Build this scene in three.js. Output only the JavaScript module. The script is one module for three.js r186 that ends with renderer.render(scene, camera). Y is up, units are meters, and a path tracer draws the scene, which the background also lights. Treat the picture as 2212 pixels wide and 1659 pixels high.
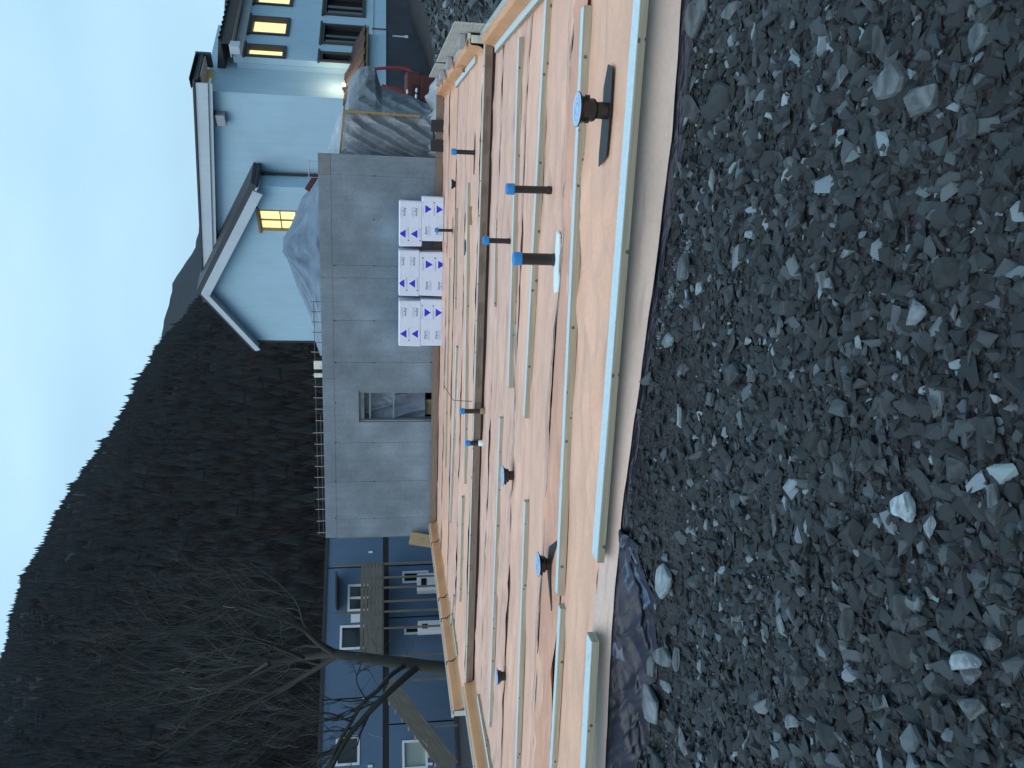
import * as THREE from 'three';
import { RoundedBoxGeometry } from 'three/addons/geometries/RoundedBoxGeometry.js';
import { ConvexGeometry } from 'three/addons/geometries/ConvexGeometry.js';
import { mergeGeometries, mergeVertices, toCreasedNormals } from 'three/addons/utils/BufferGeometryUtils.js';

// ---------------------------------------------------------------- camera (phone held on its side: the picture is rolled by 90 degrees)
const FOC = 1700, HOR = 832, CU = 829.5, CV = 1106, EYE = 1.5;
const PITCH = Math.atan((CV - HOR) / FOC), YAW = Math.atan(459 / Math.hypot(FOC, CV - HOR));
const V3 = (x, y, z) => new THREE.Vector3(x, y, z);
const CAM = V3(0, EYE, 0);
const FWD = V3(-Math.sin(YAW), 0, -Math.cos(YAW)), RGT = V3(Math.cos(YAW), 0, -Math.sin(YAW));
const VIEW = FWD.clone().multiplyScalar(Math.cos(PITCH)); VIEW.y = -Math.sin(PITCH);
const UPV = RGT.clone().cross(VIEW);
const scene = new THREE.Scene();
const camera = new THREE.PerspectiveCamera(2 * Math.atan(CU / FOC) * 180 / Math.PI, 4 / 3, 0.05, 30000);
camera.position.copy(CAM); camera.up.copy(RGT); camera.lookAt(CAM.clone().add(VIEW)); camera.updateMatrixWorld();

// ---------------------------------------------------------------- sky, sun, exposure
const renderer = new THREE.WebGLRenderer({ antialias: true });
renderer.toneMapping = THREE.LinearToneMapping;
renderer.toneMappingExposure = 1.2;
renderer.shadowMap.enabled = true;
const SKY_H = [0.445, 0.715, 0.88], SKY_Z = [0.30, 0.56, 0.86];
const SUN_DIR = V3(-0.30, 0.85, 0.44).normalize(), SUN_I = 1.5;

// ---------------------------------------------------------------- random numbers and noise
function rng(seed) { let a = seed >>> 0; return () => { a = (a + 0x6D2B79F5) | 0; let t = Math.imul(a ^ (a >>> 15), 1 | a); t = (t + Math.imul(t ^ (t >>> 7), 61 | t)) ^ t; return ((t ^ (t >>> 14)) >>> 0) / 4294967296; }; }
const hash2 = (x, y, s) => { let h = (x * 374761393 + y * 668265263 + s * 2147483647) | 0; h = Math.imul(h ^ (h >>> 13), 1274126177); h ^= h >>> 16; return (h >>> 0) / 4294967296; };
function vnoise(x, y, s = 1, px = 0, py = 0) {
  const xi = Math.floor(x), yi = Math.floor(y), fx = x - xi, fy = y - yi;
  const w = (a, p) => p ? ((a % p) + p) % p : a;
  const sx = fx * fx * (3 - 2 * fx), sy = fy * fy * (3 - 2 * fy);
  const a = hash2(w(xi, px), w(yi, py), s), b = hash2(w(xi + 1, px), w(yi, py), s), c = hash2(w(xi, px), w(yi + 1, py), s), d = hash2(w(xi + 1, px), w(yi + 1, py), s);
  return a + (b - a) * sx + (c - a) * sy + (a - b - c + d) * sx * sy;
}
function fbm(x, y, o = 4, s = 1, px = 0, py = 0) { let v = 0, a = 0.5, n = 0; for (let i = 0; i < o; i++) { v += a * vnoise(x, y, s + i * 17, px, py); n += a; x *= 2; y *= 2; px *= 2; py *= 2; a *= 0.5; } return v / n; }
const sstep = (a, b, x) => { const t = Math.min(1, Math.max(0, (x - a) / (b - a))); return t * t * (3 - 2 * t); };
const lerp = (a, b, t) => a + (b - a) * t;

{ // computed overcast evening sky
  const W = 512, H = 256, d = new Float32Array(W * H * 4);
  for (let j = 0; j < H; j++) for (let i = 0; i < W; i++) {
    const el = ((j + 0.5) / H - 0.5) * Math.PI, t = Math.pow(Math.max(0, Math.sin(el)), 1.3);
    const az = (i + 0.5) / W * 2 * Math.PI - Math.PI, dx = Math.cos(az), dz = Math.sin(az); // the side of the sky where the light lingers
    const glow = 0.5 + 0.5 * (dx * -0.72 + dz * -0.69), c = fbm(i / W * 16, el * 9, 5, 5, 16, 0) - 0.5, o = (j * W + i) * 4;
    const k = (0.86 + 0.20 * glow * Math.cos(el)) * (1 + c * 0.34), pale = Math.max(0, c) * 0.7 + 0.10 * glow * Math.cos(el);
    for (let q = 0; q < 3; q++) { const v = lerp(SKY_H[q], SKY_Z[q], t) * k; d[o + q] = v + pale * (0.82 * k - v) * (q < 2 ? 0.8 : 0.3); }
    d[o + 3] = 1;
  }
  const sky = new THREE.DataTexture(d, W, H, THREE.RGBAFormat, THREE.FloatType);
  sky.mapping = THREE.EquirectangularReflectionMapping; sky.magFilter = sky.minFilter = THREE.LinearFilter; sky.needsUpdate = true;
  scene.background = sky; scene.environment = sky;
}
const sun = new THREE.DirectionalLight(new THREE.Color().setRGB(1.0, 0.93, 0.86), SUN_I);
sun.position.copy(SUN_DIR).multiplyScalar(80); sun.target.position.set(-2, 0, -12);
sun.castShadow = true; sun.shadow.radius = 110; sun.shadow.mapSize.set(2048, 2048);
Object.assign(sun.shadow.camera, { left: -40, right: 40, top: 40, bottom: -40, near: 1, far: 200 });
scene.add(sun, sun.target);
scene.fog = new THREE.FogExp2(new THREE.Color().setRGB(0.45, 0.68, 0.85), 0.000012);

// ---------------------------------------------------------------- photo pixel -> point (the pixel only gives the direction)
const ray = (px, py) => VIEW.clone().multiplyScalar(FOC).addScaledVector(RGT, CU - py).addScaledVector(UPV, CV - px);
const gy = (px, py, y = 0) => { const r = ray(px, py); return CAM.clone().addScaledVector(r, (y - EYE) / r.y); };
const gz = (px, py, z) => { const r = ray(px, py); return CAM.clone().addScaledVector(r, z / r.z); };
const gw = (px, py, w) => { const r = ray(px, py); return CAM.clone().addScaledVector(r, w / r.dot(FWD)); };
const rel = a => FWD.clone().multiplyScalar(Math.cos(a * Math.PI / 180)).addScaledVector(RGT, Math.sin(a * Math.PI / 180));

// ---------------------------------------------------------------- scene-graph helpers
const taken = new Map();
const numbered = n => { const k = taken.get(n) || 0; taken.set(n, k + 1); return k ? n + '_' + String(k).padStart(3, '0') : n; };
const shade = o => { o.castShadow = true; o.receiveShadow = true; return o; };
function thing(name, label, category, at = V3(0, 0, 0), group, turn = 0) {
  const o = new THREE.Group(); o.name = numbered(name); o.position.copy(at); o.rotation.y = turn; scene.add(o);
  o.userData = { label, category }; if (group) o.userData.group = group; return o;
}
function solo(name, label, category, geo, mat, at, group) {
  const o = shade(new THREE.Mesh(geo, mat)); o.name = numbered(name); if (at) o.position.copy(at); scene.add(o);
  o.userData = { label, category }; if (group) o.userData.group = group; return o;
}
function struct(name, geo, mat) { const o = shade(new THREE.Mesh(geo, mat)); o.name = numbered(name); o.userData.kind = 'structure'; scene.add(o); return o; }
function part(parent, name, geo, mat, x = 0, y = 0, z = 0) { const o = shade(new THREE.Mesh(geo, mat)); o.name = name; o.position.set(x, y, z); parent.add(o); return o; }
// a part whose geometry is given in world coordinates, under a thing that is not turned
function wpart(parent, name, geo, mat) { const o = shade(new THREE.Mesh(geo, mat)); o.name = name; let p = parent, v = V3(0, 0, 0); while (p && p !== scene) { v.add(p.position); p = p.parent; } geo.translate(-v.x, -v.y, -v.z); parent.add(o); return o; }

// ---------------------------------------------------------------- geometry helpers
// uv in metres from the dominant axis of each face; 'along' is the axis the grain follows
function metreUV(geo, along = null, ou = 0, ov = 0) {
  const g = geo.index ? geo.toNonIndexed() : geo; const p = g.attributes.position; if (!g.attributes.normal) g.computeVertexNormals(); const n = g.attributes.normal; const uv = new Float32Array(p.count * 2);
  for (let i = 0; i < p.count; i += 3) {
    const a = V3(p.getX(i), p.getY(i), p.getZ(i)), b = V3(p.getX(i + 1), p.getY(i + 1), p.getZ(i + 1)), c = V3(p.getX(i + 2), p.getY(i + 2), p.getZ(i + 2));
    const fn = b.clone().sub(a).cross(c.clone().sub(a)); const ax = Math.abs(fn.x), ay = Math.abs(fn.y), az = Math.abs(fn.z);
    for (let k = 0; k < 3; k++) {
      const x = p.getX(i + k), y = p.getY(i + k), z = p.getZ(i + k); let u, v;
      if (along === 'x') { u = x; v = ay > az ? z : y; if (ax > ay && ax > az) { u = z * 0.2; v = y; } }
      else if (along === 'y') { u = y; v = ax > az ? z : x; if (ay > ax && ay > az) { u = z * 0.2; v = x; } }
      else if (along === 'z') { u = z; v = ay > ax ? x : y; if (az > ay && az > ax) { u = x * 0.2; v = y; } }
      else if (ay >= ax && ay >= az) { u = x; v = z; } else if (ax >= az) { u = z; v = y; } else { u = x; v = y; }
      uv[(i + k) * 2] = u + ou; uv[(i + k) * 2 + 1] = v + ov;
    }
  }
  g.setAttribute('uv', new THREE.BufferAttribute(uv, 2)); return g;
}
let uvSeed = 1;
function box(w, h, d, along = null, r = 0) {
  const g = r ? new RoundedBoxGeometry(w, h, d, 1, r) : new THREE.BoxGeometry(w, h, d);
  uvSeed++; return metreUV(g, along, along ? hash2(uvSeed, 3, 1) * 2 : 0, along ? hash2(uvSeed, 7, 1) : 0);
}
const boxAt = (x0, x1, y0, y1, z0, z1, along = null, r = 0) => box(x1 - x0, y1 - y0, z1 - z0, along, r).translate((x0 + x1) / 2, (y0 + y1) / 2, (z0 + z1) / 2);
function bar(a, b, w, h, up = V3(0, 1, 0), r = 0) { // a beam from a to b (centre line), width w, height h
  const d = b.clone().sub(a), L = d.length(); d.normalize(); const s = up.clone().cross(d).normalize(); if (s.lengthSq() < 0.5) s.set(0, 0, 1); const u = d.clone().cross(s).normalize();
  const g = box(L, h, w, 'x', r); const m = new THREE.Matrix4().makeBasis(d, u, s.clone().negate());
  g.applyMatrix4(m); g.translate((a.x + b.x) / 2, (a.y + b.y) / 2, (a.z + b.z) / 2); return g;
}
function sheet(nu, nv, fn, su = 1, sv = 1) {
  const p = [], uv = [], id = [];
  for (let j = 0; j <= nv; j++) for (let i = 0; i <= nu; i++) { const q = fn(i / nu, j / nv); p.push(q.x, q.y, q.z); uv.push(i / nu * su, j / nv * sv); }
  for (let j = 0; j < nv; j++) for (let i = 0; i < nu; i++) { const a = j * (nu + 1) + i, b = a + 1, c = a + nu + 1, d = c + 1; id.push(a, b, d, a, d, c); }
  const g = new THREE.BufferGeometry(); g.setAttribute('position', new THREE.Float32BufferAttribute(p, 3)); g.setAttribute('uv', new THREE.Float32BufferAttribute(uv, 2)); g.setIndex(id); g.computeVertexNormals(); return g;
}
function tube(points, radii, seg = 6, cap = true) { // tapered tube along points
  const p = [], id = [], uv = []; let nrm = null; const n = points.length;
  for (let i = 0; i < n; i++) {
    const t = points[Math.min(n - 1, i + 1)].clone().sub(points[Math.max(0, i - 1)]).normalize();
    if (!nrm) nrm = Math.abs(t.y) > 0.9 ? V3(1, 0, 0) : V3(0, 1, 0); const b = t.clone().cross(nrm).normalize(); nrm = b.clone().cross(t).normalize();
    for (let k = 0; k < seg; k++) { const a = k / seg * 2 * Math.PI; const q = points[i].clone().addScaledVector(nrm, Math.cos(a) * radii[i]).addScaledVector(b, Math.sin(a) * radii[i]); p.push(q.x, q.y, q.z); uv.push(k / seg, i * 0.3); }
  }
  for (let i = 0; i < n - 1; i++) for (let k = 0; k < seg; k++) { const a = i * seg + k, b = i * seg + (k + 1) % seg; id.push(a, b, b + seg, a, b + seg, a + seg); }
  if (cap) for (const i of [0, n - 1]) { const c = p.length / 3; p.push(points[i].x, points[i].y, points[i].z); uv.push(0, 0); for (let k = 0; k < seg; k++) { const a = i * seg + k, b = i * seg + (k + 1) % seg; if (i) id.push(a, b, c); else id.push(b, a, c); } }
  const g = new THREE.BufferGeometry(); g.setAttribute('position', new THREE.Float32BufferAttribute(p, 3)); g.setAttribute('uv', new THREE.Float32BufferAttribute(uv, 2)); g.setIndex(id); g.computeVertexNormals(); return g;
}
function polyPlate(pts, z0, z1, holes = []) { // polygon in x,y extruded from z0 to z1
  const s = new THREE.Shape(pts.map(q => new THREE.Vector2(q[0], q[1])));
  for (const h of holes) s.holes.push(new THREE.Path(h.map(q => new THREE.Vector2(q[0], q[1]))));
  const g = new THREE.ExtrudeGeometry(s, { depth: z1 - z0, bevelEnabled: false }); g.translate(0, 0, z0); return metreUV(g);
}
const rectPts = (x0, x1, y0, y1) => [[x0, y0], [x1, y0], [x1, y1], [x0, y1]];

// ---------------------------------------------------------------- textures and materials
function tex(W, H, fn, srgb = true, sx = 1, sy = 1) {
  const d = new Uint8Array(W * H * 4);
  for (let j = 0; j < H; j++) for (let i = 0; i < W; i++) { const c = fn(i / W, j / H), o = (j * W + i) * 4; d[o] = Math.max(0, Math.min(255, c[0])); d[o + 1] = Math.max(0, Math.min(255, c[1])); d[o + 2] = Math.max(0, Math.min(255, c[2])); d[o + 3] = 255; }
  const t = new THREE.DataTexture(d, W, H, THREE.RGBAFormat); t.magFilter = THREE.LinearFilter; t.minFilter = THREE.LinearMipmapLinearFilter; t.generateMipmaps = true;
  t.wrapS = t.wrapT = THREE.RepeatWrapping; if (srgb) t.colorSpace = THREE.SRGBColorSpace; t.repeat.set(1 / sx, 1 / sy); t.needsUpdate = true; return t;
}
const grey = v => [v, v, v];
const lin = (r, g, b) => new THREE.Color().setRGB(r, g, b);
const knots = (u, v, list) => { let k = 0; for (const [a, b, r] of list) { const dx = (u - a) * 8, dy = v - b; const q = Math.hypot(dx, dy) / r; if (q < 1.6) k = Math.max(k, q < 1 ? 1 : (1.6 - q) / 0.6 * 0.5); } return k; };
const KN = (() => { const R = rng(8), l = []; for (let i = 0; i < 14; i++) l.push([R(), R(), 0.03 + R() * 0.035]); return l; })();
const woodTex = tex(1024, 256, (u, v) => {
  const w = fbm(u * 6, v * 24, 3, 3, 6, 24), f = fbm(u * 10, v * 110, 3, 9, 10, 110), k = knots(u, v, KN), s = fbm(u * 9, v * 4, 3, 41, 9, 4);
  const t = 0.74 + 0.22 * w + 0.16 * (f - 0.5) - 0.45 * k, m = sstep(0.60, 0.78, s);
  return [lerp(238, 196, m) * t + 8, lerp(222, 208, m) * t + 4, lerp(184, 170, m) * t];
}, true, 2, 0.25);
const woodTexPale = tex(1024, 256, (u, v) => {
  const w = fbm(u * 6, v * 24, 3, 103, 6, 24), f = fbm(u * 10, v * 110, 3, 109, 10, 110), k = knots(u, v, KN) * 0.8, s = fbm(u * 9, v * 4, 3, 141, 9, 4);
  const t = 0.80 + 0.16 * w + 0.12 * (f - 0.5) - 0.45 * k, m = sstep(0.52, 0.74, s);
  return [lerp(234, 212, m) * t + 6, lerp(230, 222, m) * t + 4, lerp(220, 214, m) * t + 2];
}, true, 2, 0.25);
const lumberTex = tex(1024, 256, (u, v) => { const w = fbm(u * 6, v * 24, 3, 203, 6, 24), f = fbm(u * 10, v * 110, 3, 209, 10, 110), k = knots(u, v, KN) * 0.8, t = 0.84 + 0.2 * (w - 0.3) + 0.14 * (f - 0.5) - 0.5 * k; return [182 * t, 172 * t, 150 * t]; }, true, 2, 0.25);
const boardTex = (r, g, b, seed) => tex(512, 128, (u, v) => { const w = fbm(u * 5, v * 18, 3, seed, 5, 18), f = fbm(u * 9, v * 70, 3, seed + 7, 9, 70), d = sstep(0.6, 0.8, fbm(u * 6, v * 3, 4, seed + 11, 6, 3)), t = 0.86 + 0.22 * (w - 0.5) + 0.16 * (f - 0.5) - 0.12 * d; return [r * t, g * t, b * t]; }, true, 1.7, 0.4);
const woodBump = tex(512, 128, (u, v) => grey(255 * (0.5 + 0.5 * (fbm(u * 10, v * 90, 3, 9, 10, 90) - 0.5)) - 60 * knots(u, v, KN)), false, 2, 0.25);
const concTex = tex(512, 512, (u, v) => {
  const a = fbm(u * 4, v * 4, 5, 11, 4, 4), b = fbm(u * 60, v * 60, 2, 13, 60, 60), st = fbm(u * 26, v * 3, 3, 15, 26, 3), t = 0.66 + 0.3 * a + 0.08 * (b - 0.5) + 0.08 * (st - 0.5);
  return [208 * t, 205 * t, 203 * t];
}, true, 2.7, 2.7);
const concBump = tex(256, 256, (u, v) => grey(128 + 120 * (fbm(u * 24, v * 24, 4, 13, 24, 24) - 0.5)), false, 1.2, 1.2);
const memTex = (tr, tg, tb, seed) => tex(512, 512, (u, v) => {
  const a = fbm(u * 5, v * 5, 5, seed, 5, 5), s = fbm(u * 4, v * 22, 4, seed + 5, 4, 22), f = fbm(u * 90, v * 90, 2, seed + 9, 90, 90), d = sstep(0.58, 0.8, s) * (seed > 100 && seed < 140 ? 0.12 : 0.07);
  const t = 0.9 + 0.14 * (a - 0.5) + 0.05 * (f - 0.5) - d; return [tr * t, tg * (t - d * 0.15), tb * (t - d * 0.1)];
}, true, 2.3, 1.7);
const fineBump = tex(256, 256, (u, v) => grey(128 + 110 * (fbm(u * 32, v * 32, 4, 23, 32, 32) - 0.5)), false, 0.5, 0.5);
const gravTex = tex(512, 512, (u, v) => { const a = fbm(u * 40, v * 40, 3, 31, 40, 40), b = fbm(u * 6, v * 6, 4, 33, 6, 6), t = 0.35 + 0.8 * a * a + 0.4 * b; return [52 * t, 54 * t, 58 * t]; }, true, 0.8, 0.8);
const gravBump = tex(512, 512, (u, v) => grey(255 * fbm(u * 48, v * 48, 4, 31, 48, 48)), false, 0.8, 0.8);
const wallTex = tex(256, 256, (u, v) => { const t = 0.94 + 0.07 * (fbm(u * 5, v * 5, 4, 51, 5, 5) - 0.5) + 0.04 * (fbm(u * 40, v * 3, 2, 53, 40, 3) - 0.5); return [235 * t, 238 * t, 238 * t]; }, true, 4, 4);
const plasTex = tex(256, 256, (u, v) => { const t = 0.85 + 0.35 * (fbm(u * 5, v * 5, 5, 61, 5, 5) - 0.5); return grey(235 * t); }, true, 2, 2);
const plasBump = tex(512, 512, (u, v) => grey(255 * Math.abs(fbm(u * 9, v * 9, 4, 63, 9, 9) - 0.5) * 2.2), false, 1.1, 1.1);
const std = (c, rough, o = {}) => new THREE.MeshStandardMaterial({ color: c, roughness: rough, metalness: 0, ...o });
const phys = (c, rough, o = {}) => new THREE.MeshPhysicalMaterial({ color: c, roughness: rough, metalness: 0, ...o });
const DS = { side: THREE.DoubleSide };
const M = {
  wood: phys(lin(0.90, 0.96, 0.97), 0.5, { map: woodTexPale, bumpMap: woodBump, bumpScale: 0.0008, clearcoat: 1.0, clearcoatRoughness: 0.2 }),
  lumber: std(lin(1, 1, 1), 0.65, { map: lumberTex, bumpMap: woodBump, bumpScale: 0.0008 }),
  paleTop: std(lin(0.92, 1.0, 1.0), 0.5, { map: tex(512, 128, (u, v) => { const a = fbm(u * 7, v * 3, 5, 161, 7, 3), f = fbm(u * 120, v * 40, 2, 163, 120, 40), m = sstep(0.60, 0.72, a), t = 0.93 + 0.12 * (f - 0.5); return [lerp(214, 178, m) * t, lerp(230, 196, m) * t, lerp(236, 172, m) * t]; }, true, 1.6, 0.4), ...DS }),  // pale bluish tone with greenish patches for the batten tops
  woodPale: phys(lin(0.62, 0.66, 0.68), 0.6, { map: woodTexPale, bumpMap: woodBump, bumpScale: 0.0008 }),
  doorWood: std(lin(1, 1, 1), 0.8, { map: boardTex(122, 138, 148, 841) }),
  woodOld: std(lin(0.42, 0.38, 0.33), 0.75, { map: woodTex, bumpMap: woodBump, bumpScale: 0.001 }),
  woodTan: std(lin(1, 1, 1), 0.8, { map: boardTex(126, 119, 106, 821) }),
  batten: std(lin(0.40, 0.33, 0.16), 0.7, { map: woodTex }),
  plyBrown: std(lin(1, 1, 1), 0.6, { map: boardTex(134, 116, 103, 801), bumpMap: woodBump, bumpScale: 0.001 }),
  mem: [[248, 200, 168], [247, 201, 172], [244, 200, 174], [242, 201, 178]].map((c, i) => std(lin(1.0, 0.96, 0.96), 0.55, { map: memTex(c[0], c[1], c[2], 70 + i * 20), bumpMap: fineBump, bumpScale: 0.0006, ...DS })),
  memGrey: std(lin(1, 1, 1), 0.55, { map: memTex(228, 204, 190, 151), bumpMap: fineBump, bumpScale: 0.0006, ...DS }),
  memSalmon: std(lin(0.9, 0.9, 0.9), 0.5, { map: memTex(244, 184, 152, 177), bumpMap: fineBump, bumpScale: 0.0005, ...DS }),
  memOrange: std(lin(0.92, 0.92, 0.92), 0.5, { map: memTex(238, 178, 128, 199), bumpMap: fineBump, bumpScale: 0.0005, ...DS }),
  seam: std(lin(0.10, 0.085, 0.11), 0.6, DS),
  black: std(lin(0.012, 0.012, 0.013), 0.45),
  blackPipe: phys(lin(0.016, 0.014, 0.014), 0.35),
  blueCap: phys(lin(0.02, 0.21, 0.55), 0.35),
  rim: phys(lin(0.42, 0.6, 0.78), 0.25),
  foam: std(lin(0.7, 0.86, 0.9), 0.6),
  conc: std(lin(0.36, 0.49, 0.61), 0.8, { map: concTex, bumpMap: concBump, bumpScale: 0.002 }),
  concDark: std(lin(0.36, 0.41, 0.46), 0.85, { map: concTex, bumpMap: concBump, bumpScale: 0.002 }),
  wall: std(lin(0.50, 0.73, 0.90), 0.7, { map: wallTex }),
  trim: std(lin(0.66, 0.75, 0.84), 0.6, { map: wallTex }),
  roof: std(lin(0.045, 0.05, 0.06), 0.6),
  darkTrim: std(lin(0.03, 0.032, 0.036), 0.6),
  plinth: std(lin(0.07, 0.09, 0.13), 0.8, { map: concTex }),
  glassDark: phys(lin(0.015, 0.018, 0.022), 0.08),
  lit: new THREE.MeshStandardMaterial({ color: lin(0.3, 0.28, 0.15), emissive: lin(1.0, 0.86, 0.36), emissiveIntensity: 1.0, roughness: 0.5 }),
  litPale: new THREE.MeshStandardMaterial({ color: lin(0.3, 0.28, 0.15), emissive: lin(0.88, 0.80, 0.40), emissiveIntensity: 1.0, roughness: 0.5 }),
  steel: std(lin(0.10, 0.085, 0.075), 0.6, { metalness: 0.3 }),
  zinc: std(lin(0.35, 0.36, 0.38), 0.45, { metalness: 0.4 }),
  plastic: phys(lin(0.17, 0.24, 0.33), 0.32, { map: plasTex, bumpMap: plasBump, bumpScale: 0.010, transmission: 0.06, thickness: 0, ...DS }),
  plasticGrey: phys(lin(0.30, 0.36, 0.42), 0.34, { map: plasTex, bumpMap: plasBump, bumpScale: 0.010, transmission: 0.12, thickness: 0, ...DS }),
  plasticWhite: phys(lin(0.62, 0.70, 0.78), 0.35, { map: plasTex, transmission: 0.2, thickness: 0, ...DS }),
  foil: phys(lin(0.014, 0.018, 0.034), 0.45, { bumpMap: plasBump, bumpScale: 0.004, ...DS }),
  foilPale: phys(lin(0.055, 0.09, 0.15), 0.34, { bumpMap: plasBump, bumpScale: 0.004, ...DS }),
  red: phys(lin(0.22, 0.018, 0.03), 0.45),
  redDark: std(lin(0.07, 0.018, 0.017), 0.6),
  brick: [0, 1, 2].map(i => std(lin(0.15 - i * 0.03, 0.095 - i * 0.015, 0.085 - i * 0.01), 0.85, { map: concTex })),
  barrack: std(lin(0.125, 0.20, 0.32), 0.55, { map: wallTex }),
    blackBand: std(lin(0.01, 0.012, 0.016), 0.5),
  white: std(lin(0.72, 0.74, 0.78), 0.5),
  blind: std(lin(0.30, 0.36, 0.33), 0.5),
  bark: std(lin(0.045, 0.046, 0.040), 0.9, { bumpMap: fineBump, bumpScale: 0.02 }),
  twig: std(lin(0.045, 0.05, 0.046), 0.9),
  ground: std(lin(1, 1, 1), 0.8, { map: gravTex, bumpMap: gravBump, bumpScale: 0.02 }),
  hill: std(lin(0.009, 0.010, 0.012), 1, { vertexColors: true }),
  farHill: std(lin(0.009, 0.010, 0.012), 1),
  stone: std(lin(1, 1, 1), 0.85, { bumpMap: fineBump, bumpScale: 0.004 }),
};

// ================================================================ ground
const XL = -8.78, XR = 1.72, ZF = -4.88, ZS = -11.45, ZB = -18.95, Y2 = 0.155; // foundation: left, right, front, step, back; level of the rear deck
const interp = (tab, q) => { if (q <= tab[0][0]) return tab[0][1]; for (let i = 1; i < tab.length; i++) if (q <= tab[i][0]) { const t = (q - tab[i - 1][0]) / (tab[i][0] - tab[i - 1][0]); return lerp(tab[i - 1][1], tab[i][1], t); } return tab[tab.length - 1][1]; };
const flapLow = [[-6.5, -0.12], [-4.339, -0.125], [-3.106, -0.085], [-2.03, -0.088], [-0.71, -0.165], [0.266, -0.21], [1.05, -0.19], [XR, -0.2]]; // lower edge of the membrane flap along the front
function ground(x, z) {
  let y = -0.2 - 0.08 * sstep(-2.2, -4.5, z) - 0.08 * sstep(1.5, 4.5, -x) * sstep(3, 4.6, -z);
  y -= 1.1 * sstep(9.5, 14, -x) * sstep(5, 12, -z);
  y += 0.75 * sstep(2.3, 6.5, x) * sstep(7, 15, -z) + 0.25 * sstep(6, 18, x) * sstep(12, 30, -z);
  y += 0.07 * (fbm(x * 0.9 + 40, z * 0.9, 3, 201) - 0.5) + 0.035 * (fbm(x * 5, z * 5, 2, 205) - 0.5);
  y = lerp(y, interp(flapLow, x) - lerp(0.05, 0.085, sstep(-0.6, 0.1, x)) + 0.02 * (fbm(x * 4, z * 4, 2, 207) - 0.5), sstep(-3.9, -4.7, z) * Math.max(sstep(-2.75, -2.3, x), sstep(-3.9, -4.4, x)) * (z > -5.2 ? 1 : 0) * sstep(2.6, 2.0, x));
  const far = sstep(10, 22, Math.hypot(x, z)); y += far * 0.35 * (fbm(x * 0.25, z * 0.25, 3, 209) - 0.5) * sstep(2, 4, Math.max(x - XR, XL - x, 3 * (z < ZB - 6)));
  const inside = sstep(0, 0.25, Math.min(x - (XL - 0.1), XR + 0.1 - x, (ZF + 0.02) - z, z - (ZB - 8)));
  return y - inside * 0.5;
}
{
  const rings = [], NS = 220; let r = 0.25; while (r < 9000) { rings.push(r); r *= r < 7 ? 1.028 : r < 60 ? 1.05 : 1.22; }
  const p = [0, ground(0, 0), 0], uv = [0, 0], id = [];
  for (const q of rings) for (let k = 0; k < NS; k++) { const a = k / NS * 2 * Math.PI, x = Math.cos(a) * q, z = Math.sin(a) * q; p.push(x, ground(x, z), z); uv.push(x, z); }
  for (let k = 0; k < NS; k++) id.push(0, 1 + (k + 1) % NS, 1 + k);
  for (let i = 0; i < rings.length - 1; i++) for (let k = 0; k < NS; k++) { const a = 1 + i * NS + k, b = 1 + i * NS + (k + 1) % NS; id.push(a, b, b + NS, a, b + NS, a + NS); }
  const g = new THREE.BufferGeometry(); g.setAttribute('position', new THREE.Float32BufferAttribute(p, 3)); g.setAttribute('uv', new THREE.Float32BufferAttribute(uv, 2)); g.setIndex(id); g.computeVertexNormals();
  struct('ground', g, M.ground);
}

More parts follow.
